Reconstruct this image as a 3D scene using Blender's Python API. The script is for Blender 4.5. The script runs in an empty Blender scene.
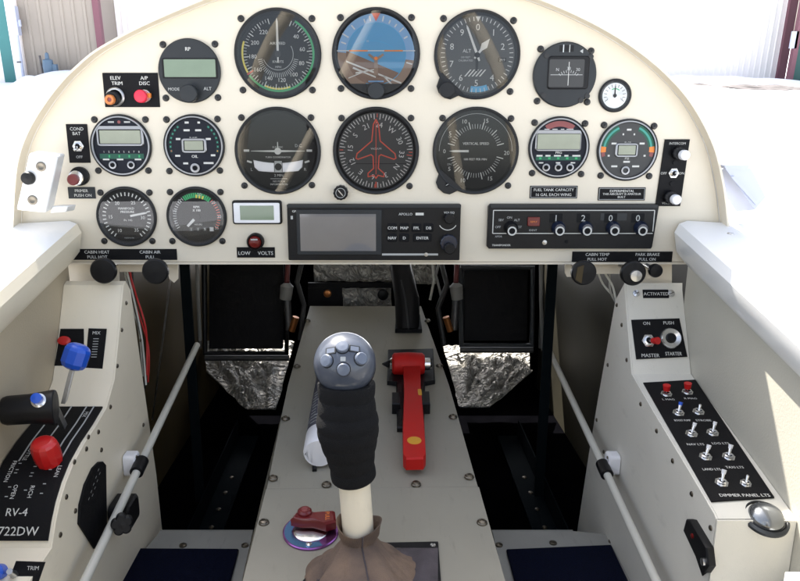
import bpy, bmesh, math, random
from mathutils import Matrix, Vector, noise
random.seed(7)
S = bpy.context.scene
COL = S.collection
R = math.radians
# ------------------------------------------------------------------ camera frame
# Cockpit frame "P": panel face is the plane y = 0, x right, z up, eye at (0,-D,0).
D = 0.735; F = 720.0; CU, CV = 378.0, 290.5; TH = R(14)
cT, sT = math.cos(TH), math.sin(TH)
NOSE = R(-5.2); HEYE = 2.0
T = Matrix.Translation((0, 0, HEYE)) @ Matrix.Rotation(NOSE, 4, 'X') @ Matrix.Translation((0, D, 0))
T = Matrix.Translation((0, 0, HEYE)) @ Matrix.Rotation(NOSE, 4, 'X')
# eye at origin of rotation: P coordinates are shifted so that y_abs = y + D
def ray(u, v):
    return Vector((u-CU, F*cT+(CV-v)*sT, -F*sT+(CV-v)*cT))
def pY(u, v, Y=0.0):
    r = ray(u, v); t = (Y+D)/r.y; return Vector((r.x*t, Y, r.z*t))
def pX(u, v, X):
    r = ray(u, v); t = X/r.x; return Vector((X, r.y*t-D, r.z*t))
def pZ(u, v, Z):
    r = ray(u, v); t = Z/r.z; return Vector((r.x*t, r.y*t-D, Z))
def pPl(u, v, p0, n):
    e = Vector((0, -D, 0)); r = ray(u, v); t = (p0-e).dot(n)/r.dot(n); return e+r*t
TZ0, TSL = -0.426, 0.1                     # tunnel top plane z = TZ0 + TSL*(y+D)
TN = Vector((0, -TSL, 1)).normalized()
def tun(x, y, h=0): return Vector((x, y, TZ0+TSL*(y+D)+h))
def pT(u, v, h=0): return pPl(u, v, Vector((0, 0, TZ0+TSL*D+h)), TN)
def kmm(v): return 735.0/ray(CU, v).y      # millimetres per pixel on the panel face
# ------------------------------------------------------------------ materials
MATS = {}
def mat(name, col, rough=.5, metal=0., var=.0, vscale=40., bump=0., bscale=200., spec=.5, coat=0., crease_tone=None, scuff=0):
    m = bpy.data.materials.new(name); m.use_nodes = True
    nt = m.node_tree; N = nt.nodes; L = nt.links
    b = N['Principled BSDF']
    b.inputs['Roughness'].default_value = rough; b.inputs['Metallic'].default_value = metal
    b.inputs['Base Color'].default_value = (*col, 1); b.inputs['Specular IOR Level'].default_value = spec
    b.inputs['Coat Weight'].default_value = coat
    tc = N.new('ShaderNodeTexCoord')
    if var > 0:
        n = N.new('ShaderNodeTexNoise'); n.inputs['Scale'].default_value = vscale; n.inputs['Detail'].default_value = 6
        L.new(tc.outputs['Object'], n.inputs['Vector'])
        mx = N.new('ShaderNodeMix'); mx.data_type = 'RGBA'
        c1 = tuple(max(0, c*(1-var)) for c in col); c2 = tuple(min(1, c*(1+var)) for c in col)
        if crease_tone: c1 = crease_tone
        mx.inputs[6].default_value = (*c1, 1); mx.inputs[7].default_value = (*c2, 1)
        rp = N.new('ShaderNodeMapRange'); rp.inputs[1].default_value = .3; rp.inputs[2].default_value = .65
        L.new(n.outputs['Fac'], rp.inputs[0]); L.new(rp.outputs[0], mx.inputs[0])
        L.new(mx.outputs[2], b.inputs['Base Color'])
        if scuff > 0:      # wear: sparse handling marks and fine scratches in the paint itself
            mp = N.new('ShaderNodeMapping'); mp.inputs['Scale'].default_value = (60, 9, 30); mp.inputs['Rotation'].default_value = (.3, .5, .9)
            L.new(tc.outputs['Object'], mp.inputs[0])
            n3 = N.new('ShaderNodeTexNoise'); n3.inputs['Scale'].default_value = 3.; n3.inputs['Detail'].default_value = 8; n3.inputs['Roughness'].default_value = .7
            L.new(mp.outputs[0], n3.inputs['Vector'])
            m3 = N.new('ShaderNodeMapRange'); m3.inputs[1].default_value = .58; m3.inputs[2].default_value = .74; m3.inputs[4].default_value = scuff
            L.new(n3.outputs['Fac'], m3.inputs[0])
            x3 = N.new('ShaderNodeMix'); x3.data_type = 'RGBA'; x3.inputs[7].default_value = (*[c*.45 for c in col], 1)
            L.new(m3.outputs[0], x3.inputs[0]); L.new(mx.outputs[2], x3.inputs[6]); L.new(x3.outputs[2], b.inputs['Base Color'])
        r2 = N.new('ShaderNodeMapRange'); r2.inputs[3].default_value = rough*.85; r2.inputs[4].default_value = min(1, rough*1.2)
        L.new(n.outputs['Fac'], r2.inputs[0]); L.new(r2.outputs[0], b.inputs['Roughness'])
    if bump > 0:
        n2 = N.new('ShaderNodeTexNoise'); n2.inputs['Scale'].default_value = bscale; n2.inputs['Detail'].default_value = 4
        L.new(tc.outputs['Object'], n2.inputs['Vector'])
        bp = N.new('ShaderNodeBump'); bp.inputs['Strength'].default_value = bump; bp.inputs['Distance'].default_value = .001
        L.new(n2.outputs['Fac'], bp.inputs['Height']); L.new(bp.outputs[0], b.inputs['Normal'])
    MATS[name] = m; return m
mat('panel_cream', (.70, .635, .515), .42, var=.035, vscale=7, bump=.08, bscale=900, coat=.12, scuff=.07)
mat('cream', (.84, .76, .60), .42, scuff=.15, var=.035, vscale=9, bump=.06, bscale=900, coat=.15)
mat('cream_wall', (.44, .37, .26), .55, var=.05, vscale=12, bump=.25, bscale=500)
mat('white_paint', (.85, .85, .84), .35, var=.02, vscale=10, bump=.05, bscale=400, coat=.3)
mat('console_grey', (.68, .655, .58), .5, scuff=.22, var=.03, vscale=15, bump=.12, bscale=700)
mat('tunnel_grey', (.255, .238, .192), .5, scuff=.35, var=.06, vscale=8, bump=.1, bscale=600)
mat('black_plastic', (.005, .005, .006), .42, spec=.28, var=.2, vscale=60, bump=.1, bscale=900)
mat('black_matte', (.004, .004, .005), .6, spec=.2, var=.2, vscale=60, bump=.2, bscale=1200)
mat('bezel', (.012, .013, .015), .42, spec=.3, bump=.1, bscale=1500)
mat('dial_black', (.004, .0045, .006), .6, spec=.2)
mat('dial_grey', (.042, .043, .043), .6, var=.08, vscale=30)
mat('dial_navy', (.006, .008, .016), .55, spec=.25)
mat('grey_case', (.020, .023, .026), .45, spec=.35, var=.1, vscale=50)
mat('marking', (.58, .58, .55), .6)
mat('marking_dim', (.42, .43, .42), .6)
mat('red_mark', (.62, .09, .05), .6)
mat('orange_mark', (.75, .22, .03), .5)
mat('green_mark', (.03, .34, .12), .6)
mat('green_dark', (.006, .085, .05), .6)
mat('yellow_mark', (.65, .55, .08), .6)
mat('amber_sticker', (.60, .30, .02), .5)
mat('crimson_dark', (.13, .006, .008), .3, coat=.4)
mat('tube_light', (.55, .54, .48), .35, var=.06, vscale=20)
mat('teal_mark', (.05, .30, .24), .6)
mat('horizon_sky', (.09, .30, .50), .5)
mat('horizon_sky_pale', (.20, .36, .56), .5)
mat('horizon_sky_deep', (.07, .33, .55), .5)
mat('horizon_earth', (.20, .125, .09), .6)
mat('horizon_earth_light', (.27, .19, .14), .6)
mat('lcd', (.28, .30, .225), .3, var=.06, vscale=60, coat=.5)
mat('lcd_green', (.17, .23, .155), .3, var=.05, vscale=60, coat=.5)
mat('lcd_grey', (.14, .14, .148), .22, var=.06, vscale=25, coat=.6)
mat('chrome', (.72, .72, .72), .18, 1.)
mat('steel_shaded', (.10, .10, .10), .5, .7)  # copy of steel darkened to carry the shade of the foot wells
mat('wire_red_shaded', (.09, .008, .008), .6)  # red wire with foot well shade put into its colour
mat('cylinder_grey', (.22, .22, .21), .5)
mat('steel', (.50, .50, .50), .32, 1., var=.15, vscale=80)
mat('silver_ring', (.26, .265, .28), .33, 1.)
mat('black_screw', (.012, .012, .013), .42, bump=.1, bscale=2000)
mat('bolt_steel', (.18, .16, .13), .35, 1.)
mat('red_plastic', (.45, .008, .006), .5, spec=.3, var=.05, vscale=60)
mat('red_lever', (.55, .012, .012), .35, coat=.3)
mat('crimson_button', (.80, .02, .06), .35)
mat('orange_button', (.60, .20, .05), .4)
mat('maroon_button', (.22, .05, .05), .4)
mat('blue_plastic', (.008, .085, .55), .35, coat=.3)
mat('navy_knob', (.005, .010, .028), .35, coat=.3)
mat('red_led', (.13, .006, .005), .3)
mat('dome_grey', (.22, .23, .24), .2, .85)
mat('wall_right_lit', (.50, .475, .40), .55, var=.04, vscale=12, bump=.2, bscale=500)  # paler, greyer copy of the left wall paint; sun-side light put into colour
mat('head_grey', (.065, .075, .10), .3, .0, var=.05, vscale=80, coat=.5, bump=.08, bscale=1500)
mat('button_grey', (.12, .14, .185), .35, coat=.3)
mat('foam', (.004, .004, .005), .8, spec=.3, bump=.9, bscale=1600, var=.3, vscale=300)
mat('suede', (.145, .098, .068), .9, var=.35, vscale=35, bump=.7, bscale=900, crease_tone=(.09, .065, .055))  # crease shade put into the colour as a darker noise tone
mat('suede_dark', (.06, .05, .055), .85, var=.3, vscale=60, bump=.6, bscale=700)
mat('carpet_blue', (.0025, .004, .015), .95, var=.45, vscale=600, bump=1., bscale=1500, spec=.1)
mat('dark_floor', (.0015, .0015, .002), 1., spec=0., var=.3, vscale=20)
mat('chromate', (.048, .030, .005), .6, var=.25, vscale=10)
mat('chromate_right_shaded', (.018, .015, .006), .6, var=.25, vscale=10)  # darker copy of chromate, shade put into the colour of the sunlit wall
mat('dark_blue_metal', (.003, .006, .008), .75, spec=.08)
mat('pedal_grey', (.03, .035, .04), .5, var=.1)
mat('tube_grey', (.30, .295, .27), .4, scuff=.35, var=.06, vscale=20)
mat('bottle_white', (.80, .80, .82), .4, var=.03)
mat('label_dark', (.05, .05, .07), .5)
mat('wire_red', (.45, .02, .02), .5)
mat('wire_white', (.55, .55, .5), .5)
mat('wire_black', (.015, .015, .015), .5)
mat('copper', (.45, .18, .06), .35, .8)
mat('anodised', (.35, .14, .42), .25, 1.)
mat('anodised_blue', (.15, .32, .60), .25, 1.)
mat('teal_paint', (.03, .17, .17), .5)
mat('maroon_trim', (.16, .06, .08), .6)
mat('green_door', (.012, .07, .06), .5)
mat('box_grey', (.45, .48, .60), .5)
mat('hydrant', (.09, .15, .22), .5)
mat('hangar_cream', (.30, .26, .22), .6, var=.04, vscale=.6)
mat('hangar_white', (.92, .86, .84), .6, var=.03, vscale=.4)
mat('rock', (.10, .09, .09), .9, var=.4, vscale=3)
mat('pink_stripe', (.55, .28, .28), .5)
mat('vinyl_dark', (.025, .022, .02), .5)
def glassmat():
    m = bpy.data.materials.new('gauge_glass'); m.use_nodes = True
    nt = m.node_tree; N = nt.nodes; L = nt.links
    N.remove(N['Principled BSDF'])
    t = N.new('ShaderNodeBsdfTransparent'); g = N.new('ShaderNodeBsdfGlossy'); g.inputs['Roughness'].default_value = 0
    f = N.new('ShaderNodeFresnel'); f.inputs['IOR'].default_value = 1.52
    mx = N.new('ShaderNodeMixShader'); L.new(f.outputs[0], mx.inputs[0]); L.new(t.outputs[0], mx.inputs[1]); L.new(g.outputs[0], mx.inputs[2])
    L.new(mx.outputs[0], N['Material Output'].inputs['Surface']); MATS['glass'] = m
glassmat()
def foilmat():
    m = mat('foil', (.50, .485, .45), .36, .35)
    nt = m.node_tree; N = nt.nodes; L = nt.links; b = N['Principled BSDF']
    tc = N.new('ShaderNodeTexCoord')
    mp = N.new('ShaderNodeMapping'); mp.inputs['Scale'].default_value = (1, 1.3, 1)
    L.new(tc.outputs['Object'], mp.inputs[0])
    n = N.new('ShaderNodeTexNoise'); n.inputs['Scale'].default_value = 15; n.inputs['Detail'].default_value = 3; n.inputs['Distortion'].default_value = 2.2
    L.new(mp.outputs[0], n.inputs['Vector'])
    v = N.new('ShaderNodeTexVoronoi'); v.feature = 'DISTANCE_TO_EDGE'; v.inputs['Scale'].default_value = 24
    mx = N.new('ShaderNodeMix'); mx.data_type = 'VECTOR'; mx.inputs[0].default_value = .12
    L.new(mp.outputs[0], mx.inputs[4]); L.new(n.outputs['Color'], mx.inputs[5]); L.new(mx.outputs[1], v.inputs['Vector'])
    a = N.new('ShaderNodeMath'); a.operation = 'ADD'; L.new(n.outputs['Fac'], a.inputs[0]); L.new(v.outputs['Distance'], a.inputs[1])
    bp = N.new('ShaderNodeBump'); bp.inputs['Strength'].default_value = 1; bp.inputs['Distance'].default_value = .02
    L.new(a.outputs[0], bp.inputs['Height']); L.new(bp.outputs[0], b.inputs['Normal'])
foilmat()
def snowmat():
    m = mat('snow', (.86, .88, .92), .7, spec=.2)
    nt = m.node_tree; N = nt.nodes; L = nt.links; b = N['Principled BSDF']
    tc = N.new('ShaderNodeTexCoord'); n = N.new('ShaderNodeTexNoise'); n.inputs['Scale'].default_value = .5; n.inputs['Detail'].default_value = 9
    L.new(tc.outputs['Object'], n.inputs['Vector'])
    bp = N.new('ShaderNodeBump'); bp.inputs['Strength'].default_value = .8; bp.inputs['Distance'].default_value = .15
    L.new(n.outputs['Fac'], bp.inputs['Height']); L.new(bp.outputs[0], b.inputs['Normal'])
snowmat()
# ------------------------------------------------------------------ text cache
_txt = {}
def text_mesh(s):
    if s in _txt: return _txt[s]
    cu = bpy.data.curves.new('t', 'FONT'); cu.body = s; cu.size = 1; cu.resolution_u = 2
    o = bpy.data.objects.new('t', cu); COL.objects.link(o)
    dg = bpy.context.evaluated_depsgraph_get(); dg.update()
    me = bpy.data.meshes.new_from_object(o.evaluated_get(dg))
    vs = [(v.co.x, v.co.y) for v in me.vertices]; fs = [tuple(p.vertices) for p in me.polygons]
    bpy.data.objects.remove(o); bpy.data.curves.remove(cu); bpy.data.meshes.remove(me)
    x0 = min(v[0] for v in vs); x1 = max(v[0] for v in vs); y0 = min(v[1] for v in vs); y1 = max(v[1] for v in vs)
    _txt[s] = (vs, fs, x0, x1, y0, y1); return _txt[s]
# ------------------------------------------------------------------ mesh builder
class MB:
    def __init__(s, m=None, unit=.001):
        s.v = []; s.f = []; s.fm = []; s.slots = []; s.m = m; s.u = unit
    def mi(s, m):
        m = m or s.m
        if m not in s.slots: s.slots.append(m)
        return s.slots.index(m)
    def add(s, vs, fs, m=None):
        o = len(s.v); k = s.mi(m)
        s.v += [tuple(c*s.u for c in v) for v in vs]
        for f in fs: s.f.append(tuple(i+o for i in f)); s.fm.append(k)
    def lathe(s, cx, cy, prof, m=None, n=48, sx=1, sy=1, cap=True):
        vs = []; fs = []
        for r, d in prof:
            for i in range(n):
                a = 2*math.pi*i/n; vs.append((cx+r*sx*math.cos(a), cy+r*sy*math.sin(a), d))
        for j in range(len(prof)-1):
            for i in range(n):
                i2 = (i+1) % n; fs.append((j*n+i, j*n+i2, (j+1)*n+i2, (j+1)*n+i))
        if cap and prof[-1][0] > 1e-6: fs.append(tuple((len(prof)-1)*n+i for i in range(n)))
        s.add(vs, fs, m); return s
    def disc(s, cx, cy, r, d, m=None, n=40): return s.lathe(cx, cy, [(r, d)], m, n)
    def arc(s, cx, cy, r0, r1, a0, a1, d, m=None, n=24):     # compass angles, clockwise from top
        vs = []; fs = []
        for i in range(n+1):
            a = R(a0+(a1-a0)*i/n); sa, ca = math.sin(a), math.cos(a)
            vs += [(cx+r0*sa, cy+r0*ca, d), (cx+r1*sa, cy+r1*ca, d)]
        for i in range(n): fs.append((2*i, 2*i+1, 2*i+3, 2*i+2))
        s.add(vs, fs, m); return s
    def tick(s, cx, cy, ang, r0, r1, w, d, m=None, w2=None):
        a = R(ang); dx, dy = math.sin(a), math.cos(a); px, py = dy, -dx; w2 = w if w2 is None else w2
        s.add([(cx+dx*r0-px*w/2, cy+dy*r0-py*w/2, d), (cx+dx*r0+px*w/2, cy+dy*r0+py*w/2, d),
               (cx+dx*r1+px*w2/2, cy+dy*r1+py*w2/2, d), (cx+dx*r1-px*w2/2, cy+dy*r1-py*w2/2, d)], [(0, 1, 2, 3)], m); return s
    def ticks(s, cx, cy, a0, a1, n, r0, r1, w, d, m=None):
        for i in range(n): s.tick(cx, cy, a0+(a1-a0)*i/max(1, n-1), r0, r1, w, d, m)
        return s
    def prism(s, pts, d0, d1, m=None, cham=0):
        n = len(pts)
        vs = [(x, y, d0) for x, y in pts]; fs = []
        cx = sum(p[0] for p in pts)/n; cy = sum(p[1] for p in pts)/n
        if cham:
            vs += [(x, y, d1-cham) for x, y in pts]
            q = []
            for x, y in pts:
                l = math.hypot(x-cx, y-cy) or 1; f = max(0, 1-cham*1.2/l); q.append((cx+(x-cx)*f, cy+(y-cy)*f))
            vs += [(x, y, d1) for x, y in q]; L = 2
        else:
            vs += [(x, y, d1) for x, y in pts]; L = 1
        for j in range(L):
            for i in range(n):
                i2 = (i+1) % n; fs.append((j*n+i, j*n+i2, (j+1)*n+i2, (j+1)*n+i))
        fs.append(tuple(L*n+i for i in range(n))); fs.append(tuple(reversed(range(n))))
        s.add(vs, fs, m); return s
    def rrect(s, cx, cy, w, h, d0, d1, m=None, r=1., cham=.4, n=4, rot=0):
        pts = []; r = min(r, w/2-.01, h/2-.01)
        for (qx, qy, a0) in ((1, 1, 0), (-1, 1, 90), (-1, -1, 180), (1, -1, 270)):
            for i in range(n+1):
                a = R(a0+90*i/n); pts.append((qx*(w/2-r)+r*math.cos(a), qy*(h/2-r)+r*math.sin(a)))
        c, sn = math.cos(R(rot)), math.sin(R(rot))
        pts = [(cx+x*c-y*sn, cy+x*sn+y*c) for x, y in pts]
        return s.prism(pts, d0, d1, m, cham)
    def rect(s, cx, cy, w, h, d, m=None, rot=0):
        c, sn = math.cos(R(rot)), math.sin(R(rot))
        s.add([(cx+x*c-y*sn, cy+x*sn+y*c, d) for x, y in ((-w/2, -h/2), (w/2, -h/2), (w/2, h/2), (-w/2, h/2))], [(0, 1, 2, 3)], m); return s
    def flat(s, pts, d, m=None): s.add([(x, y, d) for x, y in pts], [tuple(range(len(pts)))], m); return s
    def frame(s, cx, cy, w, h, t, d, m=None):
        s.rect(cx, cy+h/2-t/2, w, t, d, m); s.rect(cx, cy-h/2+t/2, w, t, d, m)
        s.rect(cx-w/2+t/2, cy, t, h-2*t, d, m); s.rect(cx+w/2-t/2, cy, t, h-2*t, d, m); return s
    def text(s, t, cx, cy, h, d, m='marking', rot=0, wmax=None, bold=0):
        vs, fs, x0, x1, y0, y1 = text_mesh(t)
        k = h/.73; kx = k
        if wmax and (x1-x0)*k > wmax: kx = wmax/(x1-x0)
        c, sn = math.cos(R(rot)), math.sin(R(rot)); mx, my = (x0+x1)/2, .365
        out = []
        for x, y in vs:
            X = (x-mx)*kx; Y = (y-my)*k; out.append((cx+X*c-Y*sn, cy+X*sn+Y*c, d))
        s.add(out, fs, m)
        if bold:
            s.add([(x+bold, y, z+.01) for x, y, z in out], fs, m)
        return s
    def tube(s, pts, r, m=None, n=12, caps=True):
        pts = [Vector(p) for p in pts]; vs = []; fs = []
        rr = r if isinstance(r, (list, tuple)) else [r]*len(pts)
        prev = None
        for j, p in enumerate(pts):
            t = (pts[min(j+1, len(pts)-1)]-pts[max(j-1, 0)])
            if t.length < 1e-9: t = Vector((0, 0, 1))
            t.normalize()
            if prev is None:
                up = Vector((0, 0, 1)) if abs(t.z) < .9 else Vector((1, 0, 0)); a = t.cross(up).normalized()
            else: a = (prev-t*prev.dot(t)).normalized()
            prev = a; b = t.cross(a)
            for i in range(n):
                an = 2*math.pi*i/n; vs.append(tuple(p+(a*math.cos(an)+b*math.sin(an))*rr[j]))
        for j in range(len(pts)-1):
            for i in range(n):
                i2 = (i+1) % n; fs.append((j*n+i, j*n+i2, (j+1)*n+i2, (j+1)*n+i))
        if caps: fs.append(tuple(reversed(range(n)))); fs.append(tuple((len(pts)-1)*n+i for i in range(n)))
        s.add(vs, fs, m); return s
    def box(s, x0, x1, y0, y1, z0, z1, m=None):
        vs = [(x, y, z) for z in (z0, z1) for y in (y0, y1) for x in (x0, x1)]
        s.add(vs, [(0, 2, 3, 1), (4, 5, 7, 6), (0, 1, 5, 4), (2, 6, 7, 3), (0, 4, 6, 2), (1, 3, 7, 5)], m); return s
    def loft(s, A, B, m=None):                    # solid between two equal-length loops
        n = len(A); vs = [tuple(p) for p in A]+[tuple(p) for p in B]
        fs = [(i, (i+1) % n, n+(i+1) % n, n+i) for i in range(n)]+[tuple(reversed(range(n))), tuple(range(n, 2*n))]
        s.add(vs, fs, m); return s
    def slab(s, pts, off, m=None):
        off = Vector(off); return s.loft([Vector(p) for p in pts], [Vector(p)+off for p in pts], m)
    def build(s, name, parent=None, P=False, frame=None, bevel=0, smooth=True, ang=35, sub=0):
        me = bpy.data.meshes.new(name)
        vs = s.v
        if P:
            inv = (parent_frame(parent) if parent else frame).inverted()
            vs = [tuple(inv @ Vector(v)) for v in vs]
        me.from_pydata(vs, [], s.f)
        for k in s.slots: me.materials.append(MATS[k])
        me.polygons.foreach_set('material_index', s.fm)
        bm = bmesh.new(); bm.from_mesh(me)
        bmesh.ops.recalc_face_normals(bm, faces=bm.faces); bm.to_mesh(me); bm.free()
        if smooth:
            me.polygons.foreach_set('use_smooth', [True]*len(me.polygons)); me.set_sharp_from_angle(angle=R(ang))
        o = bpy.data.objects.new(name, me); COL.objects.link(o)
        if parent: o.parent = parent; FR[o.name] = parent_frame(parent)
        elif frame is not None: FR[o.name] = frame; o.matrix_world = T @ SH @ frame
        if bevel:
            b = o.modifiers.new('bevel', 'BEVEL'); b.width = bevel; b.segments = 2; b.limit_method = 'ANGLE'; b.angle_limit = R(40)
        if sub:
            b = o.modifiers.new('sub', 'SUBSURF'); b.levels = sub; b.render_levels = sub
        return o
FR = {}
SH = Matrix.Translation((0, D, 0))
def parent_frame(p): return FR[p.name]
def tag(o, label, cat, group=None, kind=None):
    if label: o['label'] = label
    if cat: o['category'] = cat
    if group: o['group'] = group
    if kind: o['kind'] = kind
    return o
def thing(name, frame, label, cat, group=None):
    o = bpy.data.objects.new(name, None); o.empty_display_size = .01; COL.objects.link(o)
    FR[o.name] = frame; o.matrix_world = T @ SH @ frame
    return tag(o, label, cat, group)
def loc(p): return Matrix.Translation(p)
def PF(u, v, y=0):   # frame on the panel face, local z towards the pilot
    return Matrix.Translation(pY(u, v, y)) @ Matrix.Rotation(R(90), 4, 'X')
def FRM(o, ax, n):
    n = n.normalized(); a = (ax-n*ax.dot(n)).normalized(); b = n.cross(a)
    m = Matrix((a, b, n)).transposed().to_4x4(); m.translation = o; return m
# ================================================================== CAMERA / WORLD
cam = bpy.data.cameras.new('camera'); co = bpy.data.objects.new('camera', cam); COL.objects.link(co)
cam.sensor_fit = 'HORIZONTAL'; cam.sensor_width = 36; cam.lens = 36*F/800; cam.shift_x = (400-CU)/800
cam.clip_start = .02; cam.clip_end = 2000
co.matrix_world = T @ Matrix.Rotation(R(90)-TH, 4, 'X')
S.camera = co
sd = (T.to_3x3() @ Vector((.6, -1, -1.8))).normalized()          # direction light travels
el = math.asin(-sd.z); az = math.atan2(-sd.x, -sd.y)
w = bpy.data.worlds.new('World'); S.world = w; w.use_nodes = True
nt = w.node_tree; bg = nt.nodes['Background']; sky = nt.nodes.new('ShaderNodeTexSky'); sky.sky_type = 'NISHITA'
sky.sun_disc = False; sky.sun_elevation = el; sky.sun_rotation = az; sky.air_density = 1; sky.dust_density = 2.5; sky.ozone_density = .6
hs = nt.nodes.new('ShaderNodeHueSaturation'); hs.inputs['Saturation'].default_value = .55
nt.links.new(sky.outputs[0], hs.inputs['Color']); nt.links.new(hs.outputs[0], bg.inputs[0]); bg.inputs[1].default_value = .14
sl = bpy.data.lights.new('sun', 'SUN'); sl.energy = 5.0; sl.angle = R(.53); sl.color = (1, .95, .87)
so = bpy.data.objects.new('sun', sl); COL.objects.link(so); so.rotation_euler = sd.to_track_quat('-Z', 'Y').to_euler()
S.view_settings.view_transform = 'Standard'; S.view_settings.look = 'None'; S.view_settings.gamma = 1
S.view_settings.exposure = 1.68
# ================================================================== GROUND AND HANGARS (world frame)
def wmesh(mb, name, parent=None, **k):
    o = mb.build(name, None, **k)
    if parent: o.parent = parent
    return o
def wthing(name, p, label, cat, group=None):
    o = bpy.data.objects.new(name, None); COL.objects.link(o); o.location = p; return tag(o, label, cat, group)
g = MB('snow', 1)
def gz(x, y):
    f = min(1, max(0, (y-14)/20))
    return (noise.noise((x*.12, y*.12, 1.3))*.22+noise.noise((x*.5, y*.5, 4))*.05)*f
NX = 90; NY = 90; gv = []
for j in range(NY+1):
    y = -60+1000*(j/NY)**2.2 if j else -60
    for i in range(NX+1):
        q = (i/NX-.5)*2; x = 600*abs(q)**2.5*(1 if q > 0 else -1); gv.append((x, y, gz(x, y)))
g.add(gv, [(j*(NX+1)+i, j*(NX+1)+i+1, (j+1)*(NX+1)+i+1, (j+1)*(NX+1)+i) for j in range(NY) for i in range(NX)])
tag(wmesh(g, 'ground'), 'snow covered apron in front of the hangars', 'ground', kind='structure')
del bpy.data.objects['ground']['category']
def wall_ribs(x0, x1, y, z0, z1, pitch, depth, m):
    mb = MB(m, 1); xs = []
    x = x0
    while x < x1-1e-6:
        xs += [(x, y), (x+pitch*.62, y), (x+pitch*.70, y-depth), (x+pitch*.92, y-depth)]; x += pitch
    xs.append((x1, y))
    vs = [(a, b, z) for z in (z0, z1) for a, b in xs]; n = len(xs)
    mb.add(vs, [(i, i+1, n+i+1, n+i) for i in range(n-1)])
    mb.box(x0, x1, y+.02, y+8, z0, z1)
    return mb
def wx(u, y): # world x for pixel column u at distance y (approx. at the top of the frame)
    return (u-CU)/F*y/math.cos(R(19.2))*1.0*.985 if False else (u-CU)*y/ (F*math.cos(R(19.2))+ (CV-50)*math.sin(R(19.2)))
h = wthing('hangar', (0, 40, 0), 'long white ribbed hangar filling the background behind the panel', 'hangar')
def hchild(mb, name, par, off):
    mb.v = [(a-off[0], b-off[1], c-off[2]) for a, b, c in mb.v]
    o = mb.build(name, None); o.parent = par; return o
ho = (0, 40, 0)
hchild(wall_ribs(wx(104, 40), wx(781, 40), 40, -.3, 7, .30, .03, 'hangar_white'), 'wall', h, ho)
m_ = MB('maroon_trim', 1).prism([(0, 0)], 0, 0) if False else MB('maroon_trim', 1)
m_.box(wx(781, 39.8), wx(789, 39.8), 39.7, 39.93, -.3, 7); hchild(m_, 'corner_trim', h, ho)
# the neighbouring hangar on the left
ha = wthing('hangar', (-16, 37, 0), 'pale beige ribbed hangar with maroon corner trim at the left edge', 'hangar'); ao = (-16, 37, 0)
hchild(wall_ribs(wx(24, 37), wx(98, 37), 37, -.3, 7, .55, .06, 'hangar_cream'), 'wall', ha, ao)
hchild(MB('maroon_trim', 1).box(wx(98.5, 37), wx(104.5, 37), 36.85, 37.2, -.3, 7), 'corner_trim', ha, ao)
hchild(MB('hangar_white', 1).box(wx(13.5, 37), wx(23.5, 37), 36.8, 37.1, -.3, 7), 'door_jamb', ha, ao)
hchild(MB('teal_paint', 1).box(wx(1, 37), wx(13, 37), 36.9, 37.3, -.3, 7), 'door_panel', ha, ao)
hchild(MB('hangar_white', 1).box(wx(-60, 37), wx(.5, 37), 36.95, 37.5, -.3, 7), 'end_wall', ha, ao)
# dark green building at right
hb = wthing('hangar', (22, 38, 0), 'dark green hangar door with maroon post at the right edge', 'hangar'); bo = (22, 38, 0)
hchild(MB('maroon_trim', 1).box(wx(790.5, 38), wx(795, 38), 37.7, 38, -.3, 7), 'post', hb, bo)
hchild(MB('green_door', 1).box(wx(795.5, 38), wx(860, 38), 37.8, 38.4, -.3, 7), 'door_panel', hb, bo)
gw = MB('box_grey', 1).box(wx(797, 37), wx(804, 37), 37.7, 37.79, 1.6, 2.4); hchild(gw, 'window', hb, bo)
# meter box with conduit
e = wthing('meter_box', (wx(18, 36.6), 36.6, 0), 'pale grey electric meter box on a conduit beside the teal door', 'meter box'); eo = (wx(18, 36.6), 36.6, 0)
hchild(MB('box_grey', 1).box(wx(13.5, 36.5), wx(22, 36.5), 36.4, 36.75, 2.2, 3.5), 'cabinet', e, eo)
hchild(MB('box_grey', 1).box(wx(22.2, 36.5), wx(24.5, 36.5), 36.5, 36.6, 2.6, 2.9), 'latch', e, eo)
hchild(MB('box_grey', 1).tube([(wx(18.5, 36.5), 36.6, -.2), (wx(18.5, 36.5), 36.6, 2.25)], .07), 'conduit', e, eo)
hchild(MB('rock', 1).box(wx(15, 36.5), wx(19, 36.5), 36.48, 36.55, .95, 1.02), 'clamp', e, eo)
# standpipe
q = wthing('standpipe', (wx(46, 36), 36, 0), 'small blue grey standpipe poking out of the snow bank', 'standpipe'); qo = (wx(46, 36), 36, 0); qx = qo[0]
hchild(MB('hydrant', 1).lathe(qx, 36, [(.10, -.3), (.10, .35), (.22, .4), (.26, .8), (.22, 1.1), (.1, 1.15), (.08, 1.4), (.0, 1.45)], n=16), 'body', q, qo)
hchild(MB('hydrant', 1).box(qx+.2, qx+.42, 35.9, 36.1, .55, .9), 'valve', q, qo)
hchild(MB('rock', 1).tube([(qx-.3, 36, -.3), (qx-.34, 36, 1.3)], .05), 'post', q, qo)
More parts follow.
